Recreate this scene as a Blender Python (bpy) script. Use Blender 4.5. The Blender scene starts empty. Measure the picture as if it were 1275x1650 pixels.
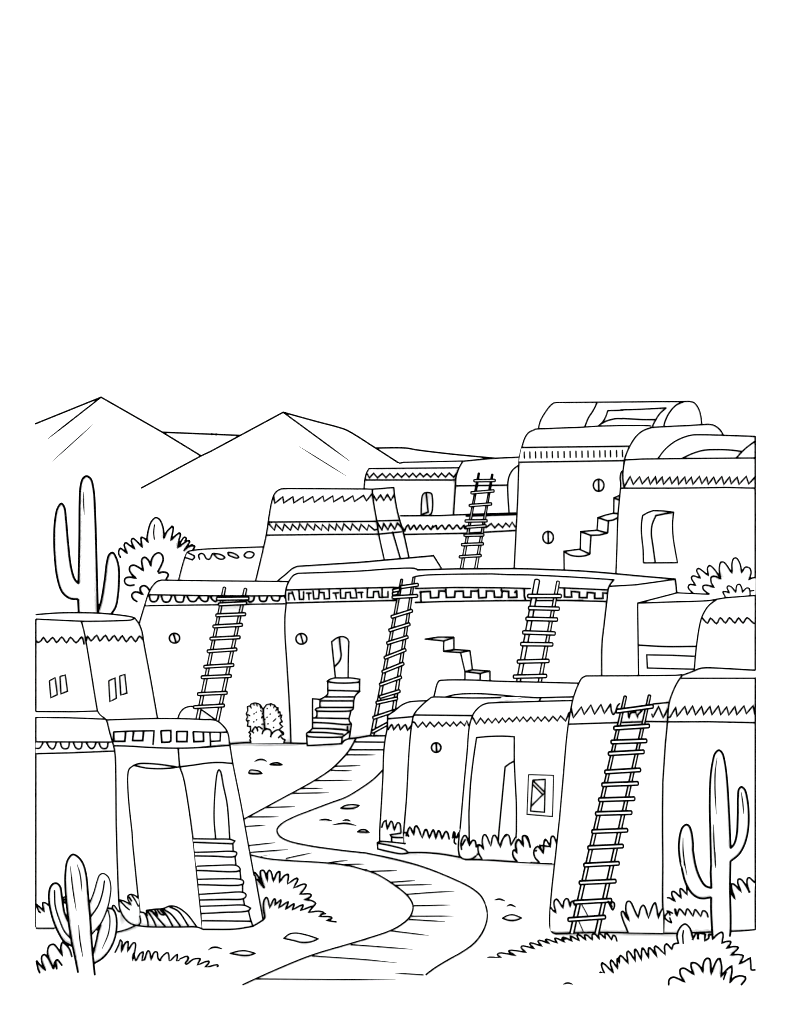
import bpy, math, re
import numpy as np
from mathutils import Vector
from mathutils.geometry import delaunay_2d_cdt

# ------------------------------------------------------------------ survey frame
# The village was surveyed from an eye 7.5 m above the plaza; sheet coordinates
# (px, py) plus a distance Y give a world point.
F, CX, HY, H = 1500.0, 637.5, 790.0, 7.5
def W(px, py, Y): return Vector(((px - CX) / F * Y, Y, H - (py - HY) / F * Y))
def gY(py): return F * H / max(py - HY, 8.0)              # where the plaza lies at that row

CROPS = dict(A=(50,620,4.25), B=(340,640,4.25), C=(560,720,4.25), D=(820,630,5.795), E=(1000,630,5.543),
  F=(820,780,5.795), G=(1010,800,5.795), H=(50,750,4.25), I=(50,970,4.25), J=(160,1130,4.25), K=(50,1330,4.25),
  M=(200,870,4.25), N=(290,1330,4.25), O=(290,1070,4.25), P=(440,880,4.25), Q=(560,1060,4.25), R=(640,880,4.25),
  U=(800,1060,4.25), V=(930,920,4.25), X=(870,1320,4.25), Wc=(590,1280,4.25), Y=(1000,1180,5.543), Z=(1030,1370,6.375),
  a=(370,1150,4.25), b=(590,1120,5.893), c=(50,1130,6.071), d=(180,820,8.5), e=(740,1470,4.25), g=(480,1020,6.375),
  h=(380,1120,12.75), k=(630,820,9.107), i=(0,0,1))
def _pts(crop, s):
    x0, y0, k = CROPS[crop]; out = []
    for t in s.split():
        cr = t.endswith('!'); x, y = t.rstrip('!').split(',')
        out.append((x0 + float(x) / k, y0 + float(y) / k, cr))
    return out
def L(crop, s): return [(x, y) for x, y, c in _pts(crop, s)]
def S(crop, s, n=5):
    """smooth curve through the points; a point marked ! stays a corner"""
    p = _pts(crop, s); out = []; run = []
    def flush(r):
        if len(r) < 3:
            out.extend(r if not out else r[1:]); return
        q = [(2*r[0][0]-r[1][0], 2*r[0][1]-r[1][1])] + r + [(2*r[-1][0]-r[-2][0], 2*r[-1][1]-r[-2][1])]
        res = []
        for i in range(1, len(q) - 2):
            p0, p1, p2, p3 = [np.array(v) for v in q[i-1:i+3]]
            a0 = max(np.hypot(*(p1-p0)), 1e-3)**.5; a1 = max(np.hypot(*(p2-p1)), 1e-3)**.5; a2 = max(np.hypot(*(p3-p2)), 1e-3)**.5
            t0, t1 = 0, a0; t2 = t1 + a1; t3 = t2 + a2
            for k in range(n):
                t = t1 + (t2 - t1) * k / n
                A1 = (t1-t)/(t1-t0)*p0 + (t-t0)/(t1-t0)*p1; A2 = (t2-t)/(t2-t1)*p1 + (t-t1)/(t2-t1)*p2
                A3 = (t3-t)/(t3-t2)*p2 + (t-t2)/(t3-t2)*p3
                B1 = (t2-t)/(t2-t0)*A1 + (t-t0)/(t2-t0)*A2; B2 = (t3-t)/(t3-t1)*A2 + (t-t1)/(t3-t1)*A3
                c = (t2-t)/(t2-t1)*B1 + (t-t1)/(t2-t1)*B2
                res.append((float(c[0]), float(c[1])))
        res.append(r[-1]); out.extend(res if not out else res[1:])
    for x, y, c in p:
        run.append((x, y))
        if c and len(run) > 1: flush(run); run = [(x, y)]
    if len(run) > 1: flush(run)
    return out
def ell(crop, cx, cy, rx, ry, n=28):
    x0, y0, k = CROPS[crop]
    return [(x0 + (cx + rx*math.cos(2*math.pi*i/n))/k, y0 + (cy + ry*math.sin(2*math.pi*i/n))/k) for i in range(n + 1)]
def cat(*ls):
    out = []
    for l in ls:
        for p in l:
            if not out or math.hypot(out[-1][0]-p[0], out[-1][1]-p[1]) > .05: out.append(tuple(p))
    return out
rev = lambda l: list(reversed(l))

# depth rules
def V(Y): return lambda x, y: Y                                             # upright wall square to the street
def Pl(*p):                                                                # any flat plane through three surveyed points
    A = np.array([[a, b, 1] for a, b, _ in p]); c = np.linalg.solve(A, np.array([1.0/q for *_, q in p]))
    return lambda x, y: 1.0 / (c[0]*x + c[1]*y + c[2])
def Hz(z): return lambda x, y: F * (H - z) / max(y - HY, 5)                 # level surface
GROUND = lambda x, y: gY(y)

# ------------------------------------------------------------------ materials
def mat(name, rgb, rgb2=None, scale=3.0):
    m = bpy.data.materials.new(name); m.use_nodes = True
    nt = m.node_tree; b = nt.nodes['Principled BSDF']
    b.inputs['Roughness'].default_value = 1.0; b.inputs['Specular IOR Level'].default_value = 0.0
    b.inputs['Base Color'].default_value = (*rgb, 1)
    if rgb2:
        tc = nt.nodes.new('ShaderNodeTexCoord'); no = nt.nodes.new('ShaderNodeTexNoise'); r = nt.nodes.new('ShaderNodeValToRGB')
        no.inputs['Scale'].default_value = scale
        r.color_ramp.elements[0].color = (*rgb, 1); r.color_ramp.elements[1].color = (*rgb2, 1)
        nt.links.new(tc.outputs['Object'], no.inputs['Vector']); nt.links.new(no.outputs['Fac'], r.inputs['Fac'])
        nt.links.new(r.outputs['Color'], b.inputs['Base Color'])
    return m
WALL = mat('whitewashed_adobe', (.955,.955,.955), (.975,.975,.975), 2)
PLANT = mat('white_foliage', (.955,.955,.955), (.975,.975,.975), 6)
WOOD = mat('white_wood', (.955,.955,.955), (.975,.975,.975), 9)
EARTH = mat('white_earth', (.96,.96,.96), (.98,.98,.98), .5)
INK = mat('black_line', (0, 0, 0))
KW = 1.52                                                                   # stroke weight

# ------------------------------------------------------------------ mesh helpers
def segdist(P, poly):
    P = np.asarray(P, float).reshape(-1, 2); a = np.asarray(poly, float); b = np.roll(a, -1, 0)
    d = b - a; l2 = np.maximum((d*d).sum(1), 1e-9)
    t = np.clip(((P[:, None] - a[None])*d[None]).sum(2) / l2[None], 0, 1)
    q = a[None] + t[..., None]*d[None]
    return np.sqrt(((P[:, None] - q)**2).sum(2)).min(1)
def inside(P, poly):
    P = np.asarray(P, float).reshape(-1, 2); a = np.asarray(poly, float); b = np.roll(a, -1, 0)
    x, y = P[:, 0:1], P[:, 1:2]
    c = (a[None, :, 1] > y) != (b[None, :, 1] > y)
    with np.errstate(divide='ignore', invalid='ignore'):
        xi = (b[None, :, 0]-a[None, :, 0])*(y-a[None, :, 1])/(b[None, :, 1]-a[None, :, 1]) + a[None, :, 0]
    return ((c & (x < xi)).sum(1) % 2) == 1

class Mesh:
    def __init__(s): s.v = []; s.f = []; s.m = []
    def tube(s, P, R, seg=6):
        """a raised line: P world points, R radii"""
        P = [Vector(p) for p in P]; Q = [P[0]]; RR = [R[0]]
        for p, r in zip(P[1:], R[1:]):
            if (p - Q[-1]).length > 1e-4: Q.append(p); RR.append(r)
        if len(Q) < 2: return
        P, R = Q, RR; n = len(P); base = len(s.v)
        for i in range(n):
            t = (P[min(i+1, n-1)] - P[i]).normalized() + (P[i] - P[max(i-1, 0)]).normalized()
            if t.length < .15: t = (P[i] - P[i-1])
            t.normalize()
            k = Vector((0, 1, 0)); u = t.cross(k)
            if u.length < .05: u = t.cross(Vector((0, 0, 1)))
            u.normalize(); w = u.cross(t).normalized()
            c = 1.0
            if 0 < i < n-1:
                ca = max(-.99, min(1, (P[i+1]-P[i]).normalized().dot((P[i]-P[i-1]).normalized())))
                c = min(1.35, 1/max(.3, math.cos(math.acos(ca)/2)))
            for j in range(seg):
                an = 2*math.pi*j/seg
                s.v.append(P[i] + u*math.cos(an)*R[i]*c + w*math.sin(an)*R[i])
        for i in range(n-1):
            for j in range(seg):
                a, b = base+i*seg+j, base+i*seg+(j+1) % seg
                s.f.append((a, b, b+seg, a+seg)); s.m.append(1)
        s.f.append(tuple(base+j for j in range(seg))); s.m.append(1)
        s.f.append(tuple(base+(n-1)*seg+j for j in reversed(range(seg)))); s.m.append(1)
    def blobs(s, P, R):
        for p, r in zip(P, R):                                             # round off stroke corners
            b = len(s.v)
            for d in ((1,0,0),(0,1,0),(-1,0,0),(0,-1,0),(0,0,1),(0,0,-1)): s.v.append(p + Vector(d)*r)
            for i in range(4):
                s.f.append((b+i, b+(i+1) % 4, b+4)); s.f.append((b+(i+1) % 4, b+i, b+5)); s.m += [1, 1]

THINGS = []
class Thing:
    def __init__(s, name, label, cat_, at, group=None, kind=None, material=WALL):
        s.o = bpy.data.objects.new(name, None); bpy.context.collection.objects.link(s.o)
        s.org = at; s.o.location = at; s.o.empty_display_size = .3
        if kind: s.o['kind'] = kind
        s.o['label'] = label; s.o['category'] = cat_
        if group: s.o['group'] = group
        s.mat = material; THINGS.append(s)
    def part(s, name, outline, depth, D=.6, r=0.0, inks=(), holes=(), puff=None, grid=16, label=None, shrink=None, parent=None, w=2.05):
        o = build(name, outline, depth, D, r, inks, holes, puff, grid, s.mat, s.org, shrink, w)
        o.parent = parent or s.o
        if parent: o.parent = parent
        if label: o['label'] = label
        return o

def depthfun(outline, depth, r, puff, D):
    ol = np.asarray(outline, float)
    def fn(P, extra=0.0):
        P = np.asarray(P, float).reshape(-1, 2)
        base = np.array([depth(x, y) for x, y in P])
        if not r and not puff: return base
        d = np.where(inside(P, ol), segdist(P, ol), 0) + extra
        dm = d * base / F
        if puff:
            R = puff; q = np.clip(dm/R, 0, 1); return base - R*np.sqrt(np.maximum(0, 1-(1-q)**2))
        q = np.clip(dm/r, 0, 1); return base + r*(1-np.sqrt(np.maximum(0, 1-(1-q)**2)))
    return fn

def add_ink(M, inks, fn, org, w0):
    for ink in inks:
        if isinstance(ink, tuple) and isinstance(ink[0], list): pl, w, tp = (list(ink) + [None])[:3]
        else: pl, w, tp = ink, w0, None
        # resample so strokes hug curved surfaces
        pts = [pl[0]]
        for p in pl[1:]:
            d = math.hypot(p[0]-pts[-1][0], p[1]-pts[-1][1]); k = max(1, int(d/5)); q = pts[-1]
            for i in range(1, k+1): pts.append((q[0]+(p[0]-q[0])*i/k, q[1]+(p[1]-q[1])*i/k))
        q_ = np.array(pts); e_ = w*.62; Y = fn(q_, e_)
        for dx, dy in ((0, e_), (0, -e_), (e_, 0), (-e_, 0)): Y = np.minimum(Y, np.maximum(fn(q_ + [dx, dy], e_), Y*.985))
        n = len(pts); L_ = [0]
        for i in range(1, n): L_.append(L_[-1] + math.hypot(pts[i][0]-pts[i-1][0], pts[i][1]-pts[i-1][1]))
        T = max(L_[-1], 1e-3); R = []; P = []
        for i in range(n):
            f = 1.0; t = L_[i]/T
            if tp in ('e', 'b'): f = min(f, .5 + .5*min(1, (1-t)/.3))
            if tp in ('s', 'b'): f = min(f, .5 + .5*min(1, t/.3))
            rad = KW*w*f/2*Y[i]/F; yy = Y[i]*(.9994 if Y[i] < 300 else .99) - rad*.7
            P.append(W(pts[i][0], pts[i][1], yy) - org); R.append(rad)
        M.tube(P, R)
        corners = [0, n-1] if tp is None else []
        M.blobs([P[i] for i in corners], [R[i]*.95 for i in corners])

def build(name, outline, depth, D, r, inks, holes, puff, grid, material, org, shrink, w):
    M = Mesh()
    if outline:
        ol = [tuple(p) for p in outline]
        if math.hypot(ol[0][0]-ol[-1][0], ol[0][1]-ol[-1][1]) < .05: ol = ol[:-1]
        fn = depthfun(ol, depth, r, puff, D)
        # subdivide long outline edges
        def sub(lp, step=14):
            out = []
            for i, p in enumerate(lp):
                q = lp[(i+1) % len(lp)]; d = math.hypot(q[0]-p[0], q[1]-p[1]); k = max(1, int(d/step))
                out += [(p[0]+(q[0]-p[0])*j/k, p[1]+(q[1]-p[1])*j/k) for j in range(k)]
            return out
        loops = [sub(ol)] + [sub(h[:-1] if math.hypot(h[0][0]-h[-1][0], h[0][1]-h[-1][1]) < .05 else h) for h in holes]
        vs = []; es = []
        for lp in loops:
            b = len(vs); vs += lp; es += [(b+i, b+(i+1) % len(lp)) for i in range(len(lp))]
        A = np.array(ol); x0, y0 = A.min(0); x1, y1 = A.max(0)
        if r or puff:
            small = min(x1-x0, y1-y0); Ym = depth((x0+x1)/2, (y0+y1)/2)
            R = (puff or r)*F/Ym
            g = min(grid, max(1.2, small/7))
            gx, gy = np.meshgrid(np.arange(x0+g/2, x1, g), np.arange(y0+g/2, y1, g))
            P = np.stack([gx.ravel(), gy.ravel()], 1)
            P = P[inside(P, ol)]; d = segdist(P, ol) if len(P) else np.zeros(0); P = P[d > g*.35]
            # inset rows that follow the outline
            rows = []
            lp = np.array(loops[0]); nx = np.roll(lp, -1, 0) - np.roll(lp, 1, 0); nn = np.stack([-nx[:, 1], nx[:, 0]], 1)
            nn /= np.maximum(np.linalg.norm(nn, axis=1, keepdims=True), 1e-6)
            for q in (.06, .2, .45, .8):
                dd = q*R
                for sg in (1, -1):
                    C = lp + sg*nn*dd; ok = inside(C, ol); C = C[ok]
                    if len(C): C = C[segdist(C, ol) > dd*.8]
                    rows.append(C)
            allp = np.concatenate([P] + [q for q in rows if len(q)]) if len(P) or any(len(q) for q in rows) else np.zeros((0, 2))
            # thin out
            cell = {}; 
            for p in allp:
                dd = max(.35, min(g*.6, R*.1 + 0.0)); k = (int(p[0]/dd/1.2), int(p[1]/dd/1.2))
                if k not in cell: cell[k] = p
            vs += [tuple(p) for p in cell.values()]
        res = delaunay_2d_cdt([Vector(p) for p in vs], es, [], 0, 1e-4, False)
        V2 = np.array([tuple(p) for p in res[0]]); T = np.array([tuple(f) for f in res[2] if len(f) == 3])
        C = V2[T].mean(1); keep = inside(C, ol)
        for h in holes: keep &= ~inside(C, h)
        T = T[keep]
        Yf = fn(V2); cx, cy = A.mean(0)
        n = len(V2); k = shrink if shrink is not None else (.97 if D > 1 else 1)
        for (x, y), Y in zip(V2, Yf): M.v.append(W(x, y, Y) - org)
        if puff:
            for (x, y), Y in zip(V2, Yf): 
                b_ = depth(x, y); M.v.append(W(x, y, 2*b_ - Y + 1e-4) - org)
        else:
            for (x, y), Y in zip(V2, Yf):
                yb = depth(x, y) + D + r; M.v.append(W(cx+(x-cx)*k, cy+(y-cy)*k, yb) - org)
        cnt = {}
        for t in T:
            a, b, c = map(int, t)
            M.f.append((a, c, b)); M.f.append((a+n, b+n, c+n)); M.m += [0, 0]
            for e in ((a, b), (b, c), (c, a)):
                kk = tuple(sorted(e)); cnt.setdefault(kk, []).append(e)
        for kk, l in cnt.items():
            if len(l) == 1:
                a, b = l[0]; M.f.append((a, b, b+n, a+n)); M.m.append(0)
    else:
        fn = lambda P, extra=0: np.array([depth(x, y) for x, y in P])
    add_ink(M, inks, fn, org, w)
    return link(name, M, material, org)

def link(name, M, material, org):
    me = bpy.data.meshes.new(name); me.from_pydata([tuple(p) for p in M.v], [], M.f)
    me.materials.append(material); me.materials.append(INK)
    me.polygons.foreach_set('material_index', M.m); me.update()
    o = bpy.data.objects.new(name, me); bpy.context.collection.objects.link(o)
    return o

def solo(name, label, cat_, outline, depth, at, group=None, kind=None, material=PLANT, **kw):
    """a thing that is one mesh"""
    a = dict(D=.3, r=0, inks=(), holes=(), puff=None, grid=16, shrink=None, w=2.05); a.update(kw)
    o = build(name, outline, depth, a['D'], a['r'], a['inks'], a['holes'], a['puff'], a['grid'], material, at, a['shrink'], a['w'])
    o.location = at
    if cat_: o['label'] = label; o['category'] = cat_
    if group: o['group'] = group
    if kind: o['kind'] = kind
    return o

# ------------------------------------------------------------------ ground, path, hills
def ground():
    M = Mesh()
    s = 2500
    M.v += [Vector((-s, -60, 0)), Vector((s, -60, 0)), Vector((s, 3000, 0)), Vector((-s, 3000, 0))]; M.f.append((0, 1, 2, 3)); M.m.append(0)
    # the worn lines where sand meets the walls
    add_ink(M, [L('K', '35,705 160,705'), S('K', '588,732 650,715 715,687'), S('g', '525,1085 600,1078 680,1065 750,1050 840,1015 900,1000'),
        L('X', '0,302 98,308')], lambda P, e=0: np.array([gY(y) for x, y in P]), Vector(), 2.05)
    o = link('ground', M, EARTH, Vector()); o['kind'] = 'structure'
ground()

up = S('O', '1205,512 1160,590 1100,660 1030,725 920,798 820,855 690,925 580,985 438,1062')
right = cat(S('a', '1050,385 990,445 900,510 800,570 680,615 540,668 430,712 355,755 325,795 340,835 400,870 550,905 780,938'),
            S('Wc', '0,402 200,445 400,500 600,580 720,640 790,700 825,780 830,850 800,940 740,1020 650,1085 560,1135 470,1190 410,1235'))
low = cat(S('N', '485,203 600,228 720,240 1000,257 1150,275 1275,308'),
          S('Wc', '0,518 90,555 200,625 280,690 315,740 322,780 300,840 230,900 150,940 0,990'),
          S('N', '1275,778 1150,815 900,890 700,970 520,1050 430,1092'))
H_ = lambda c, s, w=1.75, t='e': (S(c, s), w, t)
hatch = [H_('a', x) for x in ('725,360 898,355', '695,388 840,391', '580,458 842,456', '490,512 640,511', '425,546 682,541', '245,643 450,636',
  '130,707 338,706', '105,773 250,763', '133,903 315,883', '145,950 402,930', '385,992 460,975 567,953', '675,1022 740,1012 810,1005',
  '770,1033 928,1030', '965,1080 1148,1074', '800,281 1002,282')] + [H_('a', '215,977 283,964', .7)] + \
  [H_('a', '862,193 1062,195', 1.9, None), H_('a', '822,247 1055,247', 1.9, None), H_('a', '760,162 900,153 1066,151', 1.9, None)] + \
  [H_('Wc', x) for x in ('30,528 213,521', '170,602 338,590', '200,623 452,617', '280,685 480,670 607,664', '325,763 583,758', '310,835 603,834',
  '295,857 543,872', '170,935 430,967', '-106,1030 0,1037 320,1062', '-370,1107 0,1133 215,1155')] + [H_('i', '635,1568 683,1571', 1.75, 's')] + [H_('N', '520,1052 800,1054 1480,1058', 1.75)]
solo('path', '', None, cat(up, L('i', '396,1345'), low, L('i', '680,1590'), rev(right), L('i', '630,1200 600,1184')), lambda x, y: gY(y) - .012,
     Vector(), kind='structure', material=EARTH, D=.004, inks=[up, right, low] + hatch)

def hill(name, outline, inks, Y, r):
    o = solo(name, '', None, outline, V(Y), W(outline[0][0], 790, Y), kind='structure', material=EARTH, D=120, r=r, inks=inks, grid=20, shrink=1, w=2.3)
a1 = L('A', '30,267 480,85 900,325 1165,487')
hill('mountain', cat(a1, L('i', '430,1000 57,1000')), [a1, (L('A', '480,85 115,370'), 2.2, 'e'), (L('A', '435,262 137,532'), 1.6, 'b')], 620, 70)
b1 = cat(L('A', '755,707 1165,487'), L('B', '0,370 495,103'), S('B', '495,103! 700,160 880,208 935,228 1120,343 1275,443'), L('C', '355,112'))
hill('mountain', cat(b1, L('i', '745,1000 205,1000')), [(b1, 2.3), (L('B', '495,103 950,437'), 2.2, 'e'), (L('B', '600,335 933,543'), 1.6, 'b')], 520, 60)
c1 = cat(L('A', '860,323 1275,340'), L('B', '0,253 250,264'))
hill('hill', cat(c1, L('i', '430,900 240,900')), [c1], 800, 0)
d1 = S('C', '120,8 185,8 400,8 470,20 700,48 1010,78')
hill('hill', cat(d1, L('i', '840,900 560,900')), [d1], 800, 0)

# ------------------------------------------------------------------ far houses
GH = 'adobe houses of the hillside village'
t = Thing('adobe_house', 'small low adobe house with pebble shapes under its roof edge beside the round bush', 'house', W(370, 1097, 37), GH)
tl = S('M', '365,310 395,190 420,110 437,82 480,70 600,60 780,53 970,47')
t.part('wall', cat(tl, L('i', '430,1095 280,1095')), V(37), D=2, r=.25, inks=[tl])
P0 = [L('M', '437,88 480,108 482,122 468,137 422,122'), S('M', '518,135 510,105 525,93 545,98 565,130 585,132 605,95 615,92'),
      S('M', '612,92 660,100 690,120 675,132 650,130 625,112 612,92'), S('M', '710,85 740,88 775,105 785,118! 775,125 745,117 715,103 710,85'),
      S('M', '825,95 850,80 885,88 890,98 875,120 840,122 822,108 825,95')]
t.part('frieze', L('M', '435,84 900,70 900,140 420,130'), V(36.97), D=.1, inks=P0, label='band of pebble shapes')

t = Thing('adobe_house', 'battered tower house with two saw-tooth bands and a leaning corner face', 'house', W(520, 1102, 36), GH)
left = S('B', '305,1260 322,1190 378,945 400,800 420,700 440,655 475,630 520,625!'); top = L('B', '520,625 1050,628 1105,630')
cr = S('C', '170,290 178,370 200,500 215,600 252,770'); rt = S('C', '318,278 325,340 345,450 385,590 422,755')
z1 = L('B', '430,680 437,728 493,680 498,725 562,680 567,725 632,680 633,722 698,680 708,720 768,677 775,715 835,675 840,717 903,677 912,715 972,675 982,715 1045,672 1065,710 1105,660')
z2 = L('B', '395,865 435,912 445,868 490,915 502,870 545,912 558,870 597,910 608,867 645,912 660,867 705,912 713,870 757,912 763,872 805,915 810,870 852,912 860,867 898,915 910,867 957,912 968,867 1015,915 1028,870 1070,912 1080,875 1120,910 1137,905')
t.part('wall', cat(L('i', '412,940'), left, top, cr, L('i', '630,1000 640,1095 400,1095')), V(36), D=3, r=.2,
       inks=[left, top, cr, z1, z2, L('B', '390,855 800,852 1135,850'), L('B', '378,945 800,940 1148,938')])
t.part('corner_face', cat(L('C', '170,290 318,278'), rt, L('i', '670,1000 680,1090 640,1090 630,1000'), rev(cr)), Pl((600,787,36),(612,910,36),(640,790,37.5)), D=2,
       inks=[L('C', '170,290 318,278'), rt, L('C', '172,320 200,368 228,328 250,368 275,325 298,367 322,325'),
             L('C', '203,515 237,570 250,525 278,568 298,525 325,565 343,522 395,578'), L('C', '200,507 355,503'), L('C', '215,598 370,582'), L('C', '310,582 362,760')])

t = Thing('adobe_house', 'long back house with a zigzag parapet, ledge and small arched opening beneath the mountain', 'house', W(700, 1058, 42), GH)
wl = S('C', '113,300 118,230 130,180 148,148!'); wr = S('C', '790,98 765,143 745,200 740,265 727,462'); wt = L('C', '148,148 765,143')
door = S('C', '505,465 507,380 515,330 530,315 555,313 575,320 582,345 583,420 575,455 560,468')
t.part('roof', L('C', '355,112 390,105 790,97 765,146 150,150'), lambda x, y: 42.2 + (755-y)*.25, D=.3, inks=[L('C', '355,112 385,106 790,97')])
t.part('wall', cat(wl, wt, rev(wr)[::-1][1:], L('i', '731,1050 587,1050')), V(42), D=3, r=.15, holes=[door],
       inks=[wl, wt, wr, L('C', '122,227 740,227'), door, L('C', '136,185 150,212 180,180 206,212 238,182 264,210 291,182 317,210 344,182 371,208 398,180 422,207 448,180 472,207 497,180 520,205 545,183 570,207 597,180 622,207 645,180 672,207 697,178 727,207 750,180')])
t.part('doorway', cat(ell('C', 545, 390, 48, 84)), V(42.35), D=.1, inks=[L('C', '540,318 548,400 553,447 505,465')])
wt2 = L('C', '790,98 980,79 1178,70'); arch = S('C', '1172,125 1130,160 1105,210 1098,262 1100,350 1107,452')
t.part('side_wall', cat(wr[::-1], wt2, L('C', '1200,470 725,470')), V(41.8), D=3, inks=[wt2, wr, L('C', '745,267 1095,262')], label='taller plain bay behind the ladder')
t.part('buttress', cat(arch, L('C', '1107,470 1200,470 1200,110')), V(41.3), D=1.5, inks=[arch])
lg = L('C', '362,472 640,470 830,462 1153,453')
t.part('ledge', cat(lg, L('C', '1153,573 1160,900 430,900 385,590')), V(41), D=1.5,
       inks=[lg, L('C', '812,474 1153,464'), L('C', '390,600 800,592 935,585 1150,573'),
             S('k', '150,240 205,325! 225,265 255,235 285,305 340,238 378,303 430,235 475,303 535,243 590,303 615,240! 612,275 640,255 665,243 680,300 750,238 797,300 855,233 910,295 970,235 1020,295 1075,240 1085,285 1115,292', 4),
             L('C', '948,555 985,525 1010,555 1035,527 1063,553 1085,522 1110,548 1128,515 1150,550')])
t.part('terrace', L('i', '600,930 835,930 835,1080 600,1080'), V(38.5), D=3)

t = Thing('adobe_house', 'tall square tower house with a row of short ticks and two round vents', 'house', W(910, 1085, 38), GH)
tl = S('F', '50,790 65,500 85,100 95,-200 103,-265 125,-355 155,-440 190,-485 240,-508!'); tt = cat(L('D', '240,357 280,353 700,337 835,328 1060,322 1275,322'), L('E', '270,311'))
t.part('wall', cat(tl, tt, L('i', '1050,690 1030,925 1030,1080 826,1080')), V(38), D=3, r=.3, inks=[tl, tt])
bt = L('D', '122,527 1135,515'); bb = L('D', '97,665 1085,650')
xs = [145,197,250,302,355,407,460,517,573,628,684,740,795,850,900,950,1007,1062]
t.part('frieze', cat(bt, rev(bb)), V(37.96), D=.1, inks=[bt, bb] + [(L('D', f'{x},{567-i*.85} {x+2},{629-i*.8}'), 1.9) for i, x in enumerate(xs)])
for (c, x, y) in (('D', 840, 880), ('F', 368, 498)):
    e = ell(c, x, y, 50, 57); t.part('vent', e, V(37.93), D=.12, inks=[(e, 2.15), (L(c, f'{x},{y-55} {x+2},{y+55}'), 2.1)])
sp = [ # outside stair of four blocks
 ('515,627 660,608 758,655 758,850 518,850', ['518,805 515,627 660,608 758,652', '515,630 580,665 650,675 710,670 758,655']),
 ('672,443 825,430 925,457 925,850 758,850 758,655 668,605', ['668,605 672,443 825,430 925,457', '672,445 765,478', '765,478 850,475 925,457', '758,655 768,480']),
 ('832,313 900,290 975,272 1020,275 1030,300 1010,850 925,850 925,457 825,430', ['825,430 832,313 900,290 975,272 1020,275', '835,315 925,343', '925,343 975,335 1015,315', '925,455 932,340']),
 ('982,128 1040,100 1040,300 980,272', ['980,270 982,128 1035,105', '985,130 1030,148'])]
for k, (o_, ii) in enumerate(sp):
    t.part('step', L('F', o_), V(37.5 + .08*k), D=.35, inks=[S('F', q) if q.count(' ') > 1 and q.startswith(('515,630', '765', '925,343')) else L('F', q) for q in ii])

t = Thing('adobe_house', 'rounded rooftop room with a sunken roof hatch topping the village', 'house', W(1000, 1045, 44), GH)
al = S('D', '275,360 295,280 340,200 385,140 420,112 440,107!'); at = L('E', '-560,93 0,98 300,95 560,93 615,92'); at = cat(L('D', '440,107'), L('E', '0,98 300,95 560,93 615,92'))
ar = S('E', '615,92! 660,105 700,160 720,230 728,305')
t.part('wall', cat(al, at, ar, L('i', '1135,1040 867,1040')), V(44), D=4, r=.4, inks=[al, at, ar, S('D', '825,108 790,180 745,250 710,335'), S('E', '590,93 570,94 500,125 440,190 400,270 388,318')])
hl = S('D', '835,328 880,285 910,230 925,182'); ht = L('E', '0,168 200,162 410,150'); hr = S('E', '410,150 350,205 315,260 285,318')
t.part('roof_hatch', cat(hl, ht, hr), V(43.9), D=.1, inks=[hl, L('D', '925,182 1070,179'), ht, hr, cat(S('D', '855,310 920,278 1000,258 1060,258'), L('E', '20,245 200,255 315,255'))])

t = Thing('adobe_house', 'broad high house on the right with saw-tooth band, bent window and vaulted roofs', 'house', W(1110, 1102, 36), GH)
ul = S('E', '33,862 22,780 25,700 40,600 85,490 140,405 200,355 280,325!'); ut = S('E', '280,325 390,318 600,308 730,300 790,297 840,308 890,345 920,392')
t.part('vault', cat(ul, ut, L('E', '1000,640 33,870')), V(36.6), D=3, r=.2, inks=[ul, ut], label='rounded roof vault behind the parapet')
vl = S('E', '335,603 400,520 480,455 560,415 640,393 730,390 920,395 1205,405')
t.part('roof', cat(vl, L('E', '1205,640 335,640')), V(36.4), D=2.5, inks=[vl, L('i', '1217.5,703 1217.5,738'), S('E', '555,600 640,560 740,530 850,523 980,527 1090,540'), S('E', '1035,598 1110,520 1200,450')], label='long arched roof ridge')
pt = L('E', '42,615 200,607 600,602 1205,598'); pb = L('E', '5,868 480,868 950,862 1205,868')
pk = [88,172,250,315,375,443,513,577,635,707,772,835,908,977,1045,1125]; tr = [115,195,267,325,385,460,520,587,648,728,785,855,925,990,1060,1147]
zz = 'L'; zs = '33,860 ' + ' '.join(f'{p},{760+(i%3)*3} {q},{836-(i%2)*5}' for i, (p, q) in enumerate(zip(pk, tr))) + ' 1203,768'
pl_ = S('E', '33,862 22,780 25,700 40,612')
wl = S('F', '1000,860 1010,600 1020,300 1035,130 1045,0 1040,-60 1050,-110 1065,-125')
win = cat(S('G', '158,620! 155,500 140,350 140,250 150,178!'), S('G', '150,178 200,150 250,132! 340,135 440,147!'), S('G', '440,147 430,240 435,380 475,618!'), L('G', '158,620'))
t.part('wall', cat(wl, L('i', '1005,780 1218,780 1218,1095 985,1095')), V(36), D=3, inks=[wl, L('i', '1217.5,788 1217.5,1000')], holes=[win])
t.part('parapet', cat(pt, rev(pb), rev(pl_)[::-1][:0], pl_), V(35.8), D=.6, inks=[pt, pb, pl_, L('E', zs), L('i', '1217.5,738 1217.5,787')], label='band of tall saw teeth')
t.part('window', cat(L('G', '120,110 470,120 500,640 130,640')), V(36.25), D=.1, inks=[S('G', '440,147! 275,178! 240,260 232,350 245,450 268,618')])
t.part('window_frame', win, V(36.02), D=.3, holes=[[(cx_*.985+1062.5*.015, cy_*.985+865*.015) for cx_, cy_ in win]], inks=[win])

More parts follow.
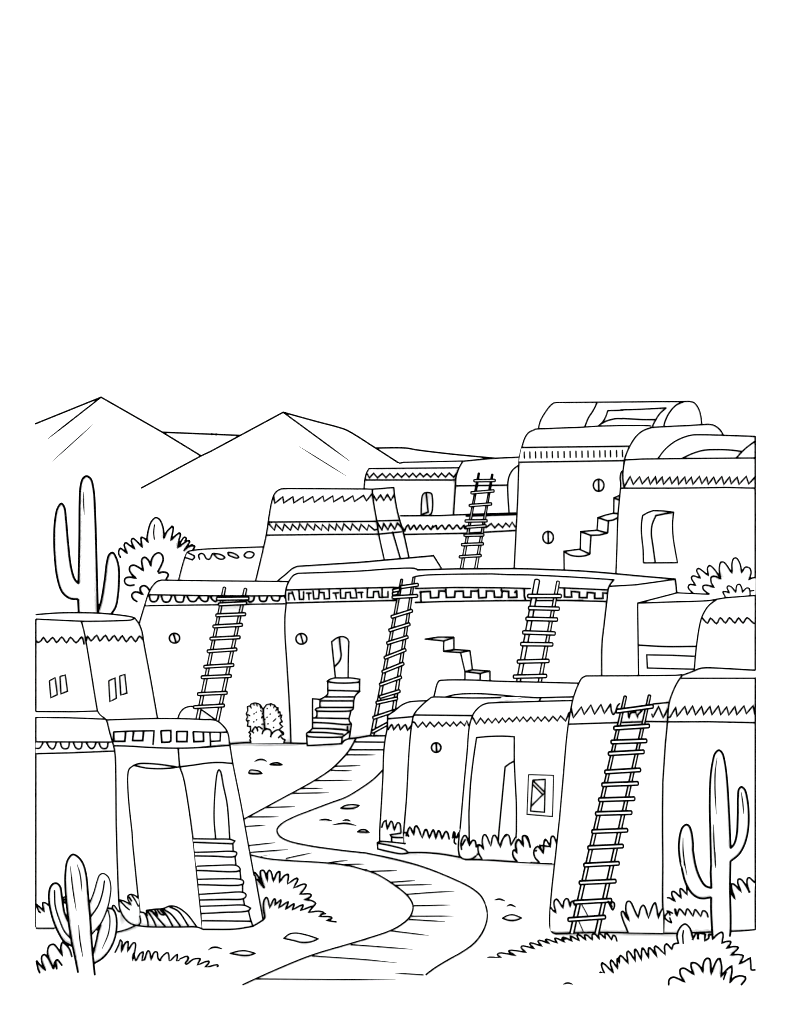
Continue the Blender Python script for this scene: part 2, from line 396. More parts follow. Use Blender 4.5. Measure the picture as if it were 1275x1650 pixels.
# ------------------------------------------------------------------ middle row
b = S('d', '122,668 95,610 105,555 120,540 165,570 210,607! 180,530 172,490 195,463 235,490 315,548! 280,480 270,430 292,405 340,440 417,522! 403,440 407,390 450,405 500,458! 485,420 500,300 540,180 590,125 615,120 660,150 700,240 715,330 715,405! 750,320 825,240! 842,250 835,330 812,430! 870,370 925,328! 943,345 925,420 907,532! 1045,435 1068,445 1040,500 993,570! 1050,520 1130,505 1137,520 1110,565')
solo('bush', 'large round bush with one tall leaf between the cactus and the small pebbled house', 'bush', cat(b, L('i', '330,1000 330,1130 200,1130 192,960')), V(39.5), W(250, 1075, 39.5), group='bushes', puff=1.1,
     w=2.4, inks=[b, S('d', '925,490 995,388 1023,403 1003,440'), L('d', '1050,520 1105,485'),
     S('d', '310,1042 240,1050 190,1025 175,980 195,945 250,935 335,952! 270,890 242,830 255,785 300,770 360,795 435,848! 415,760 410,700 430,670 455,662 500,700 538,785! 540,720 575,640 640,600 690,630 705,690 680,770 630,862'),
     S('d', '642,882 700,865 755,875 775,905 760,940 745,962'), S('d', '348,1272 290,1230 275,1180 300,1145 350,1140 430,1175! 395,1130 390,1080 420,1055 460,1055 500,1090 512,1115'), (S('d', '587,215 575,320 585,420'), 1.9)])

t = Thing('adobe_house', 'middle house with a scalloped band and one round vent left of the stepped doorway', 'house', W(345, 1198, 27.3), GH)
ml = S('M', '90,620 103,573 140,450 170,360 195,315 225,285 255,275!'); mt = L('M', '255,275 600,280 1135,285')
us = ['173,383 178,410 190,422 215,422 228,408 235,385', '255,385 265,415 275,424 305,424 318,405 325,385', '347,385 355,415 365,424 402,424 408,405 412,388',
      '432,388 448,415 460,422 487,420 500,405 517,388', '513,388 530,412 548,422 570,418 577,388', '590,388 605,410 625,422 637,415', '843,405 860,425 885,415 893,385',
      '925,385 930,412 940,420 970,418 983,385', '1008,388 1020,412 1040,418 1060,415 1068,388', '1070,385 1098,385 1104,400']
t.part('wall', cat(ml, mt, L('i', '470,1198 200,1198 200,1100')), V(27.3), D=3, r=.2, inks=[S('O', '345,548 400,542 480,538 600,540 760,542'), ml, mt, L('M', '140,450 700,443 1105,437')])
t.part('frieze', L('M', '170,376 1104,380 1104,434 150,446'), V(27.26), D=.08, inks=[L('M', '165,375 600,382 870,383 1100,382')] + [(S('M', u), 2.3) for u in us])
e = ell('M', 345, 673, 36, 34); t.part('vent', e, V(27.25), D=.1, inks=[(e, 2.15), (L('M', '338,643 355,702'), 2.2)])

WM = Pl((465,1199,27.3),(640,1179,28.7),(465,930,27.3))
off = lambda fn, d: (lambda x, y: fn(x, y) + d)
t = Thing('adobe_house', 'long central house with a meander band, stepped doorway and stair-shaped relief', 'house', W(720, 1180, 29.5), GH)
ml = S('P', '123,1352 118,1190 95,800 82,600 82,480 90,390 85,340 90,290 110,240 140,200 170,186!')
roofback = cat(S('P', '170,186! 400,178 600,170 800,155 950,150 970,152 990,160!'), L('R', '140,162 400,155 800,153'), S('F', '200,791 700,812 1275,862'), L('V', '675,55'))
par = cat(S('R', '120,208 200,198 400,192 650,190'), S('F', '0,845 200,848 600,868 985,893!'))
rl = S('V', '255,60 230,90 217,115 205,210 185,380 172,500 170,740')
door = cat(S('P', '428,900 415,780 402,655!'), S('P', '402,655 440,628 480,620 510,635 520,655'), S('P', '520,655! 516,780 515,900'))
ft = [L('P', '92,300 400,292 700,285 820,282 870,285'), L('R', '125,290 400,283 700,285 915,290'), L('F', '475,968 920,988')]
fb = [L('P', '88,390 400,382 850,372'), L('R', '125,387 300,380 700,374 1275,372'), L('F', '450,1085 915,1097')]
t.part('wall', cat(ml, S('P', '170,186! 400,178 600,170 800,155 950,150'), par, rl, L('i', '970,1200 468,1199')), WM, D=2.5, holes=[cat(door, L('P', '515,900 428,900'))],
       inks=[ml, par, rl, door, S('P', '170,186! 400,178 600,170 800,155 950,150 972,152 990,160'), L('O', '755,542 875,545')] + fb + [S('R', '118,210 112,235')], shrink=.985)
t.part('roof', cat(roofback, L('V', '675,60 400,97 235,115 255,60'), rev(par)), lambda x, y: WM(x, y) + .35 + max(0, 940-y)*.06, D=.3, inks=[roofback, L('V', '220,105 400,95 675,57')], label='flat roof running behind the parapet')
ur = S('P', '32,237 90,190 130,155 165,138!'); ur2 = L('P', '165,138 600,110 1100,65 1155,153')
t.part('roof', cat(ur, ur2, L('P', '1155,185 32,260')), lambda x, y: WM(x, y) + 2.6 + max(0, 930-y)*.06, D=.3, inks=[ur, ur2], label='raised pale roof slab at the back')
t.part('side_wall', cat(L('V', '220,105 400,95 675,57 688,150 700,300 700,760 170,760'), rev(rl)), Pl((980,940,32.3),(980,1080,32.3),(1090,935,35)), D=1.5,
       inks=[L('V', '220,105 400,95 675,57 685,150')])
GL = ['108,372 108,323 130,323', '132,312 150,370', '178,305 182,365 203,365', '210,312 210,368', '228,322 262,322', '245,322 247,368', '275,305 280,362 313,360 316,318 350,318 352,362 388,360 385,300',
      '316,300 316,318', '410,322 450,320', '428,322 435,362', '462,297 464,357 498,357 498,318 530,315 532,355 575,355 570,318 565,295', '582,318 618,316', '605,316 608,355',
      '648,292 645,352 688,352 690,312 722,310 728,350 748,352 748,287', '752,350 788,350 788,310']
GR = ['165,385 162,315', '155,315 228,310 230,355 285,352 287,308 335,308 338,352 395,350 398,310 455,308 455,350 507,350 507,308 558,308 560,355 612,352 612,308 665,308 668,350 718,350 720,308 765,310 765,352 822,350 820,305',
      '335,308 335,295', '558,308 558,297', '715,308 715,293', '872,290 872,340 880,370', '805,318 820,305']
t.part('frieze', L('P', '92,300 870,285 1275,285') + L('F', '200,965 920,988 915,1095 200,1086') + L('P', '1275,378 850,374 92,390'), off(WM, -.03), D=.05,
       inks=ft + [L('P', q) for q in GL] + [(L('R', q), 2.3) for q in GR] + [(L('F', '522,975 522,1055 590,1055 585,1003 662,1010 660,1060 732,1062 735,1012 805,1018 803,1068 882,1068 880,1018 920,1020'), 2.3)])
e = ell('P', 195, 635, 38, 37); t.part('vent', e, off(WM, -.05), D=.1, inks=[(e, 2.15), (L('P', '188,600 208,670'), 1.9)])
t.part('doorway', L('P', '390,610 535,610 535,920 390,920'), off(WM, .4), D=.1, inks=[S('P', '455,622 462,700 467,755 455,790 420,828')])
rel = ['190,637 280,623 390,623', '190,637 320,650', '320,650 390,627', '390,625 390,708', '320,650 318,720', '318,722 435,730', '318,720 400,708 500,715', '435,730 500,715', '435,730 465,860', '500,715 517,847',
       '465,860 517,847 637,855', '465,860 570,873 637,855', '465,860 465,915', '570,873 570,917', '637,855 637,918']
t.part('stair_relief', L('R', '190,637 280,623 390,623 390,708 500,715 517,847 637,855 637,940 465,940 465,860 435,730 318,722 320,650'), off(WM, -.25), D=.2, inks=[L('R', q) for q in rel])
stp = [ # doorway steps, top to bottom
 ('298,497 330,475 375,463 450,462 560,463 638,475 632,505 635,598 307,590 307,505', ['307,500 307,592', '637,478 635,598', '307,590 642,598'], ['298,497 330,475 375,463 450,462 560,463 638,475! 632,500 560,512 460,515 360,510 298,497']),
 ('307,590 642,598 595,640 578,685 575,765 215,765 228,682 285,650 307,625', ['307,590 642,598', '270,657 580,657', '228,698 575,698', '228,690 225,765', '215,765 572,765'], ['307,590 307,625 285,650 228,682', '640,598 595,640 578,685 572,775']),
 ('215,765 572,765 560,795 545,805 527,882 150,873 180,870 195,850 192,800 180,790', ['150,873 528,880', '215,765 572,765'], ['220,767 190,775 180,790 192,800 195,850 180,870 150,875', '190,803 400,806 545,798 572,780', '545,805 527,880']),
 ('150,873 528,880 530,905 550,935 535,1015 155,985', ['150,873 150,980', '150,873 528,880', '155,980 300,982 450,990 500,1000 535,1015', '510,960 510,995'], ['527,880 530,905 550,935 545,980 530,1080', '155,920 300,925 520,940 545,930']),
 ('150,980 535,1012 545,980 530,1080 450,1138 97,1158 88,1032', ['88,1032 97,1158 450,1138 455,1070', '455,1070 530,1012', '155,980 300,982 450,990 500,1000 535,1015', '550,935 545,980 530,1080'], ['150,980 130,1000 88,1032', '105,1020 300,1025 420,1037 465,1040', '90,1045 100,1060 280,1073 455,1070', '450,1138 480,1105 530,1085'])]
for k, (o_, l_, s_) in enumerate(stp):
    t.part('step', L('g', o_), V(27.1 - .12*k), D=.9, inks=[L('g', q) for q in l_] + [S('g', q) for q in s_])
t.part('step_post', L('g', '150,675 228,682 228,770 190,775 195,870 150,875'), V(27.2), D=.2, inks=[L('g', '228,682 150,675 150,980')])

o_ = S('I', '1005,800 1020,760 1050,728 1100,715 1160,735 1220,775 1265,808')
solo('clay_oven', 'half hidden domed clay oven at the foot of the ladder on the scalloped house', 'oven', cat(o_, L('i', '350,1208 284,1208')), V(26.9), W(318, 1208, 26.9), puff=.45, material=WALL, inks=[o_])

# twin cactus
t = Thing('spiny_cactus', 'squat twin-lobed spiny cactus with a leafy base against the central wall', 'cactus', W(428, 1198.7, 27.2), material=PLANT)
lo = S('h', '345,985 290,925 320,880! 280,850 305,800 270,770 300,740! 300,650! 240,640 250,560 215,510 240,450 215,385 245,320 240,240 295,225! 310,190 380,165 440,170 500,200 545,265 565,300', 3)
mid = S('h', '565,290 570,480 590,600 590,700')
t.part('lobe', cat(lo, mid, L('h', '590,985')), V(27.0), puff=.12, w=1.9, inks=[lo, mid] + [(L('h', q), 1.7) for q in ('300,230 320,275', '370,180 378,215', '430,180 440,232', '500,210 515,275', '245,400 295,430', '230,530 280,525', '545,370 552,400', '545,440 525,475', '530,600 600,595', '505,315 530,340')] +
       [(L('h', f'{x},{y} {x+12},{y-14}'), 1.9) for x, y in ((370,393),(415,362),(365,558),(421,517))])
ro = S('h', '568,285 600,240 630,200 700,185! 725,175 760,195 800,205! 830,250 870,265! 875,330 910,350! 920,410 950,415! 925,480 960,550! 905,580 965,650! 890,710', 3)
t.part('lobe', cat(ro, L('h', '900,985 590,985'), rev(mid)), V(27.0), puff=.12, w=1.9, inks=[ro] + [(L('h', q), 1.7) for q in ('715,190 715,230', '800,220 775,268', '855,270 820,328', '865,370 910,350', '875,445 920,420', '765,543 828,487', '925,470 945,460')] +
       [(L('h', f'{x},{y} {x+12},{y-14}'), 1.9) for x, y in ((640,287),(702,400),(638,465),(657,598),(772,672),(590,505))])
lv = S('h', '330,750 400,655 440,690 450,745'); 
t.part('leaf', cat(S('h', '320,745 400,655 440,690'), L('h', '550,700'), S('h', '570,730 640,690 700,710 730,760'), L('h', '800,740 890,715'), S('h', '890,710 980,770 980,810 930,860 1010,920 985,985'), L('h', '330,985')), V(26.85), puff=.1, w=2.0,
       inks=[lv, L('h', '330,740 370,785'), S('h', '450,665 470,650 550,700'), S('h', '540,805 570,730 640,700 700,710 730,760 715,870! 740,800 800,740 890,715 940,770 980,800'), S('h', '890,712 935,740 980,775 980,810 930,830 870,885'), S('h', '935,860 965,900 1010,920 985,980'), L('h', '590,680 690,705')])

# ------------------------------------------------------------------ ladders
GLd = 'wooden ladders leaning on the houses'
def stick(M, p0, p1, w0, w1, Y0, Y1, iw, org, capa=True, capb=True):
    """round pole seen between p0 and p1 (sheet), width w, with its dark edges"""
    a, b = W(*p0, Y0), W(*p1, Y1); r0, r1 = w0/2*Y0/F, w1/2*Y1/F
    ax = (b - a).normalized(); u = ax.cross(Vector((0, 1, 0))).normalized(); v = u.cross(ax).normalized(); n = 10
    base = len(M.v)
    for c, r in ((a, r0), (b, r1)):
        for j in range(n):
            an = 2*math.pi*j/n; M.v.append(c + (u*math.cos(an) + v*math.sin(an))*r*.85 - org)
    for j in range(n):
        M.f.append((base+j, base+(j+1) % n, base+n+(j+1) % n, base+n+j)); M.m.append(0)
    M.f.append(tuple(base+j for j in reversed(range(n)))); M.f.append(tuple(base+n+j for j in range(n))); M.m += [0, 0]
    ra = KW*1.12*iw/2*Y0/F
    fw = Vector((0, -1, 0))*.55
    A = []
    if capa:
        A += [a - u*(r0)*math.cos(t_) - ax*r0*.55*math.sin(t_) + fw*r0 for t_ in [i*math.pi/6 for i in range(0, 7)]]
    else: A += [a + u*r0 + fw*r0]
    B = [b + u*(r1)*math.cos(t_) + ax*r1*.55*math.sin(t_) + fw*r1 for t_ in [i*math.pi/6 for i in range(0, 7)]] if capb else [b + u*r1 + fw*r1]
    if capa:
        A = A[::-1]; B = B[::-1]; A = A + [] ; ring0 = 1
    if capb:
        if capa: A = A[::-1]; B = B[::-1]
        ring = ([*A] + [*B] + ([A[0]] if capa else [a - u*r0 + fw*r0]))
        M.tube([p - org for p in ring], [ra]*len(ring))
    else:
        M.tube([p - org for p in (a+u*r0+fw*r0, b+u*r1+fw*r1)], [ra]*2); M.tube([p - org for p in (a-u*r0+fw*r0, b-u*r1+fw*r1)], [ra]*2)
def ladder(label, rails, rungs, crop, Yt, Yb, wr, wg, iw, base):
    """rails: [(top, bottom)...] sheet coords, rungs in crop coords"""
    org = W(*base); t = Thing('wooden_ladder', label, 'ladder', org, GLd, material=WOOD)
    ys = [p[1] for r in rails for p in r[:2]]; y0, y1 = min(ys), max(ys)
    Yat = lambda y: Yt + (Yb-Yt)*(y-y0)/(y1-y0)
    for (a, b, wt) in rails:
        M = Mesh()
        stick(M, b, a, wr, wt, Yat(b[1]), Yat(a[1]), iw*1.05, org, capa=False)
        o = link('rail', M, WOOD, org); o.parent = t.o
    for rg in rungs:
        (p, q) = L(crop, rg) if isinstance(rg, str) else L(*rg); M = Mesh()
        Yp, Yq = Yat(p[1]), Yat(q[1]); k = (wr*.8 + wg*.5 + iw*.8)*Yp/F
        stick(M, p, q, wg, wg, Yp-k, Yq-k, iw*1.12, org)
        o = link('rung', M, WOOD, org); o.parent = t.o
    return t
def ext(a, b, y): k = (y-a[1])/(b[1]-a[1]); return (a[0]+(b[0]-a[0])*k, y)
T1 = lambda c, s: L(c, s)[0]
a_, b_ = T1('C', '900,182'), T1('C', '782,830'); c_, d_ = T1('C', '992,190'), T1('C', '880,830')
ladder('short farthest ladder below the mountains, leaning on the zigzag ledge', [(a_, ext(a_, b_, 926), 2.2), (c_, ext(c_, d_, 926), 2.2)],
  ['870,232 1008,230', '850,315 1000,302', '838,402 983,391', '810,508 952,506', '815,550 945,541', '803,606 930,603', '785,670 927,664', '770,753 912,744'], 'C', 40.6, 39.4, 3.9, 3.6, 1.7, (770, 926, 39.4))
a_, b_ = T1('M', '688,328'), T1('M', '512,1190'); c_, d_ = T1('M', '832,336'), T1('M', '650,1190')
ladder('ladder on the scalloped middle house, its foot beside the domed oven', [(a_, ext(a_, b_, 1222), 3.6), (c_, ext(c_, d_, 1222), 3.8)],
  ['640,403 850,400', '654,441 835,432', '635,516 828,508', '615,592 806,581', '595,676 790,666', '576,762 768,749', '553,868 747,856', '535,940 730,931', '510,1055 702,1046', '483,1144 683,1133'], 'M', 27.3, 26.2, 5.0, 4.4, 1.8, (320, 1222, 26.2))
a_, b_ = T1('P', '882,230'), T1('P', '700,1190'); c_, d_ = T1('P', '965,216'), T1('P', '828,1120')
ladder('ladder with slanting rungs standing by the end of the path', [(a_, ext(a_, b_, 1184), 3.0), (c_, ext(c_, d_, 1184), 3.2)],
  ['880,280 990,264', '826,305 862,298', '824,326 850,320', '822,350 985,340', '815,484 950,442', '800,576 933,534', '785,664 920,622', '768,764 905,710', '753,860 891,804', '736,948 875,897', '735,1032 865,992', '712,1072 848,1042', '690,1175 830,1128', ('Q', '172,506 290,442')], 'P', 28.55, 28.1, 5.2, 4.4, 1.8, (620, 1184, 28.1))
a_, b_ = T1('R', '958,236'), T1('R', '830,930'); c_, d_ = T1('R', '1102,245'), T1('R', '977,930')
ladder('ladder leaning on the right half of the meander band above the low roof', [(a_, ext(a_, b_, 1168), 8.2), (c_, ext(c_, d_, 1168), 4.4)],
  ['900,341 1118,341', '906,423 1104,428', '888,497 1092,502', '866,590 1076,597', '852,670 1060,672', '829,790 1034,785', '802,893 1018,888'], 'R', 30.2, 29.5, 5.2, 5.4, 1.8, (850, 1168, 29.5))
a_, b_ = T1('U', '882,266'), T1('X', '219,775'); c_, d_ = T1('U', '1048,259'), T1('X', '391,772')
ladder('tallest nearest ladder leaning on the front right house', [(a_, ext(a_, b_, 1503), 3.8), (c_, ext(c_, d_, 1503), 3.8)],
  ['826,364 1066,331', '810,480 1040,465', '791,575 1022,567', '773,655 1004,642', '748,780 980,766', '728,867 964,858', '706,970 940,963', '685,1065 920,1058', ('X', '362,83 594,74'), ('X', '335,193 564,182'), ('X', '307,312 536,300'), ('X', '276,433 514,422'), ('X', '238,567 484,553'), ('X', '199,685 442,668')],
  'U', 15.6, 15.35, 6.0, 5.6, 2.0, (945, 1503, 15.35))

# ------------------------------------------------------------------ right side, middle distance
b = S('G', '620,905 575,850 590,822 645,830! 605,760 620,742 690,763! 655,690 670,672 765,740! 755,670 775,645 820,680 880,767! 865,680 880,615 910,615 985,718! 985,620 1000,580 1025,575 1060,630 1075,710! 1110,660 1150,670 1163,710 1145,775! 1170,762 1203,757')
solo('bush', 'scalloped leafy bush on the far right behind the plain box house', 'bush', cat(b, L('i', '1217,1110 1115,1110 1112,960')), V(33), W(1165, 1130, 33), group='bushes', puff=.9, w=2.2,
     inks=[b, S('G', '775,915 715,865 715,835 750,828 818,850! 790,800 790,755 820,745 880,767')])
b = S('G', '925,945 900,890 920,887 960,900! 938,850 950,835 980,845 1020,895! 1030,830 1055,820 1075,850 1083,893! 1120,855 1145,860 1155,925')
solo('bush', 'small low bush peeping over the right tower in front of the scalloped bush', 'bush', cat(b, L('i', '1209,1200 1170,1200')), V(27), W(1190, 1206, 27), group='bushes', puff=.4, w=2.0, inks=[b, L('G', '1155,883 1190,878')])

t = Thing('adobe_house', 'plain box house with a long sunken slot, between the central house and the right tower', 'house', W(1090, 1258, 24), GH)
t.part('wall', L('V', '415,220 650,212 900,203 1000,190 1000,900 425,900'), V(24), D=2,
       inks=[S('V', '415,220 650,212 900,203 960,193'), L('V', '415,220 422,740'), S('V', '422,508 600,518 815,517')], holes=[L('V', '478,575 860,588 860,676 483,665')])
t.part('roof', L('V', '415,220 685,150 905,160 1000,190 900,206'), lambda x, y: 24.1 + (975-y)*.16, D=.2, inks=[L('V', '415,220 685,150 905,160')])
t.part('window', L('V', '465,560 880,570 880,700 465,690'), V(24.3), D=.1, label='long low slot recess')
t.part('window_frame', L('V', '478,575 860,588 860,676 483,665'), V(23.98), D=.2, holes=[L('V', '482,580 850,592 850,672 487,661')], inks=[L('V', '805,585 650,578 478,575 483,665 800,673')])

t = Thing('adobe_house', 'round-shouldered right tower with one wavy line, rising behind the front right house', 'house', W(1180, 1352, 20), GH)
tl = S('V', '800,720 803,680 820,500 845,350 862,300 900,240 955,196'); tt = L('V', '940,198 960,193 1020,183 1222,168')
t.part('wall', cat(tl, tt, L('i', '1218,1340 1112,1340')), V(20), D=2.5, r=.12, inks=[tl, tt, S('V', '855,318 895,358 915,323 957,362 982,320 1018,357 1045,320 1082,357 1107,322 1138,357 1165,320 1210,358 1220,358', 3), L('i', '1217.5,960 1217.5,1080')])

# right-middle house
t = Thing('adobe_house', 'three-bay house with tall doorway and braced window at the bend of the path', 'house', W(750, 1385, 18.9), GH)
rl = cat(L('Q', '592,265'), S('Q', '592,265 625,160 660,153 850,152 1000,159'), L('U', '0,160 300,167 580,174'))
t.part('roof', cat(rl, L('U', '580,300'), L('Q', '592,290')), V(21.2), D=3, inks=[rl], label='raised roof block at the back')
ln = cat(S('Q', '665,270 740,252 880,245 1050,255 1180,268'), L('U', '160,266 280,273 530,267'))
t.part('roof', cat(L('Q', '570,271 665,270'), ln, L('U', '530,300'), L('Q', '960,310 860,396 455,390')), lambda x, y: 19.4 + max(0, 1130-y)*.05, D=.3, inks=[ln, S('Q', '575,270 700,273 850,275 1100,271 1190,268'), L('U', '305,275 293,297')], label='flat roof with a shallow bowed kerb')
l1 = cat(L('Q', '275,520 275,395'), S('Q', '275,395! 320,365 370,325 420,303 470,297 545,293!'))
e1 = cat(S('Q', '275,395! 272,480 258,560 248,650 243,800 232,1000 220,1190'), L('Wc', '92,330'))
c2 = cat(S('Q', '575,270 540,298 480,355 455,390 440,460 430,540 418,700 405,950 385,1190'), S('Wc', '252,290 258,350 270,400'))
t.part('wall', cat(e1[::-1], S('Q', '275,395! 320,365 370,325 420,303 470,297 545,293!'), c2, L('i', '654,1372 611,1372')), V(19.1), D=1.6, shrink=1,
       inks=[e1, S('Q', '275,395! 320,365 370,325 420,303 470,297 545,293!'), L('Q', '280,418 450,403'), S('b', '210,330 245,280 262,335! 308,278 325,335! 373,282 393,338! 430,290 437,280', 3)], label='narrow left bay')
c3 = cat(S('Q', '960,310! 920,325 880,360 860,390 835,470 820,640 800,850 770,1190'), S('Wc', '640,250 632,380 640,415'))
t.part('wall', cat(c2[::-1], L('Q', '600,268 850,275 1200,270'), c3, L('i', '740,1381 655,1376')), V(18.9), D=1.6, shrink=1,
       inks=[c2, S('Q', '575,270 600,268 850,275 1050,273'), S('Wc', '290,400 400,400 530,412 645,432'), L('Q', '460,392 855,396'), L('Q', '450,440 460,442 483,478 515,440 540,475 565,440 595,473 625,440 650,470 677,442 703,470 727,440 748,467 775,438 803,467 818,430 830,465')], label='middle bay with one round vent')
e = ell('Q', 608, 615, 33, 33); t.part('vent', e, V(18.85), D=.1, inks=[(e, 2.3), (L('Q', '608,583 611,648'), 2.2)])
top3 = cat(L('Q', '960,310 1020,307'), L('U', '100,304 300,298 525,292'))
dl = cat(L('Wc', '708,350 705,150'), S('Q', '833,1050 845,850 865,680 885,547!'), S('Q', '885,547 960,540 1060,537 1143,541!'), S('Q', '1143,541! 1143,700 1152,900 1157,1000 1157,1190'), L('Wc', '1025,320'))
win = L('U', '250,838 335,833 330,1058 235,1050 250,838')
t.part('wall', cat(c3[::-1], top3, L('U', '520,480 420,1420'), L('i', '890,1394 760,1386 745,1385')), V(18.6), D=1.6, shrink=1, holes=[cat(dl, L('Wc', '1025,320 708,350')), win],
       inks=[c3, top3, dl, S('Wc', '680,448 800,449 1000,462 1275,477'), S('Wc', '632,380 640,420 660,440 690,447 730,440 770,405'),
       cat(L('Q', '862,412 883,457 912,412 940,450 965,415 990,447 1015,415'),
           L('U', '17,447 42,412 62,442 88,412 112,438 140,405 160,437 185,405 210,438 237,405 260,438 285,405 308,435 333,403 360,437 388,400 418,433 440,397 475,435 498,375'))], label='right bay with tall doorway')
t.part('doorway', L('Q', '820,500 1170,500') + L('Wc', '1050,400 690,400'), V(18.8), D=.1, inks=[cat(L('Q', '1150,704 1110,725 1080,748 1038,1190'), L('Wc', '905,330'))])
wf = t.part('window', L('U', '220,800 393,805 385,1088 210,1073'), V(18.55), D=.12, holes=[win], inks=[(L('U', '220,800 393,805 385,1088 210,1073 220,800'), 1.6), (win, 1.9)])
pn = t.part('shutter', L('U', '240,825 345,825 340,1070 225,1060'), V(18.65), D=.05, w=1.8, inks=[L('U', '250,840 330,920'), L('U', '252,870 318,938 330,930'), L('U', '318,938 238,1018')], parent=wf)
t.part('plinth', cat(L('Wc', '78,330 80,375'), S('Wc', '80,375 180,398 240,408 290,403'), L('Wc', '260,340 180,328 100,322')), V(18.6), D=.3,
       inks=[S('Wc', '76,330 80,375! 180,398 240,408 290,403'), S('Wc', '78,330 100,322 180,328 270,338'), S('Wc', '80,335 180,355 270,382 290,402')])
t.part('step', L('Wc', '165,272 250,262 255,335 175,328 172,290'), V(18.8), D=.2, inks=[S('Wc', '240,266 200,272 165,276! 175,290 200,296 250,297'), L('Wc', '175,292 175,325'), L('Wc', '255,262 275,262 293,290')])

def clump(name, label, strokes, base, Y, puff, cat_='grass', group='grass and leaf clumps', w=2.1, main=0, extra=0, low_=None):
    m = strokes[main] if not isinstance(strokes[main], tuple) else strokes[main][0]
    x0, x1 = m[0][0], m[-1][0]
    cl = low_ or [(x1, base), (x0, base)]
    return solo(name, label, cat_, cat(m, cl), V(Y), W((x0+x1)/2, HY + F*H/Y, Y), group=group, puff=puff, w=w, inks=strokes)
clump('grass_clump', 'three spiky grass blades above the corner plinth of the three-bay house', [S('Wc', '108,228 120,190 138,178! 145,243! 170,185 180,190 193,250! 215,195 232,200 240,265', 3)], 1366, 18.9, .08)
clump('grass_clump', 'row of pointed grass along the foot of the middle bay', [S('Wc', '275,285 300,225 328,282! 335,222 348,217 385,300! 405,243 415,243 433,303! 458,245 465,248 478,308! 495,250 505,255 520,308! 545,255 558,262 570,308!', 3), S('Wc', '592,300! 602,258 610,270 605,330 617,342'), S('Wc', '620,300 635,262'), S('Wc', '262,262 280,268 292,290')], 1372, 18.7, .1, w=2.3)
clump('leaf_clump', 'curled leaves at the corner pillar left of the tall doorway', [S('Wc', '655,380! 650,335 670,285 685,285 708,352! 730,315 748,320 755,362!', 3), S('Wc', '658,350 680,310')], 1378, 18.4, .1, 'plant', w=2.2)
clump('leaf_clump', 'tall pointed leaves filling the foot of the tall doorway', [S('Wc', '795,445 770,400 770,345 785,350 808,380! 795,330 805,280 820,278 855,358! 870,285 885,282 920,365! 935,310 960,275 980,285 992,352! 1020,300 1030,290', 3), S('Wc', '920,345 940,300 965,278'), L('Wc', '760,348 788,352')], 1384, 18.4, .12, 'plant', low_=L('Wc', '1030,440 795,445'))
clump('leaf_clump', 'leaves under the braced window, right of the doorway', [S('Wc', '1035,460 1010,430 1005,390 1020,383 1035,403! 1025,340 1045,310 1080,360! 1072,290 1085,283 1105,292 1125,365!', 3), S('Wc', '1095,287 1115,325 1125,360')], 1388, 18.4, .12, 'plant', w=2.4, low_=L('Wc', '1125,465'))
clump('leaf_clump', 'leaves squeezed between the three-bay house and the front right house', [cat(S('Wc', '1188,468 1155,430 1150,385 1175,357 1195,375 1215,403! 1220,330 1232,312 1262,358!', 3), S('X', '0,180 8,205 25,235! 30,150 40,138 72,190! 80,120 95,118 110,150 118,175', 3)), L('Wc', '1150,387 1170,387')], 1390, 18.35, .12, 'plant', w=2.2, low_=L('X', '118,300'))

# ------------------------------------------------------------------ front right house
t = Thing('adobe_house', 'front right house with deep saw-tooth band carrying the tallest ladder', 'house', W(1000, 1503, 15.8), GH)
fl = cat(S('X', '110,785 85,775 70,740 68,660 75,560 85,450 102,300 135,0'), S('U', '455,850 480,560 495,440 510,350 530,265 560,185 585,140 610,125!'))
ftp = L('U', '610,124 900,123 1230,120 1275,115')
crs = cat(S('V', '722,714 690,760 660,820 635,890 625,950 620,1030 605,1190'), S('X', '843,-250 841,0 843,300 843,600 850,660 847,775'))
t.part('wall', cat(fl, ftp, crs, L('X', '846,783')), V(15.7), D=2, r=.08, inks=[S('X', '108,785 400,776 600,779 845,783'), fl, ftp, cat(L('U', '495,455 800,445 1035,437 1165,438')), L('V', '520,912 635,900'),
       L('U', '512,340 527,413 583,335 602,390 648,322 673,388 717,318 740,383 783,315'), S('U', '783,315! 790,370 800,388 815,375 830,330 845,313'), L('U', '1065,385 1073,410 1112,332 1143,412 1178,345'),
       S('U', '905,370 905,390 910,415! 920,380 955,372! 968,412! 968,395 1000,360', 3)])
rr = S('V', '722,714! 800,685 840,668 880,663 1000,667 1222,680')
t.part('roof', cat(rr, L('V', '1222,745 700,745')), lambda x, y: 16.3 + max(0, 1093-y)*.06, D=.3, inks=[rr])
rt_ = L('V', '712,735 1222,735')
t.part('wall', cat(rt_, L('i', '1218,1499'), L('X', '847,783'), crs[::-1]), V(15.66), D=2, r=.05, shrink=1,
       inks=[S('X', '845,783 945,783'), S('Z', '395,854 940,834 1070,828 1196,817'), L('i', '1217.6,1092 1217.6,1498'), crs, rt_, L('V', '620,1034 900,1033 1222,1040'), L('V', '625,1005 640,1000 678,930 685,1000 740,925 755,988 793,922 812,988 855,925 868,988 912,925 925,988 970,922 985,988 1027,928 1040,990 1083,925 1095,988 1145,922 1160,980 1207,922 1220,985')], label='right bay behind the saguaro')
clump('leaf_clump', 'leafy tuft at the left foot of the tallest ladder', [S('X', '75,605 90,625 112,642! 98,590 100,560 115,548 135,570 160,612! 165,565 180,545 195,550 208,603! 215,570 225,562 240,590!', 3)], 1500, 15.5, .1, 'plant', w=2.2)
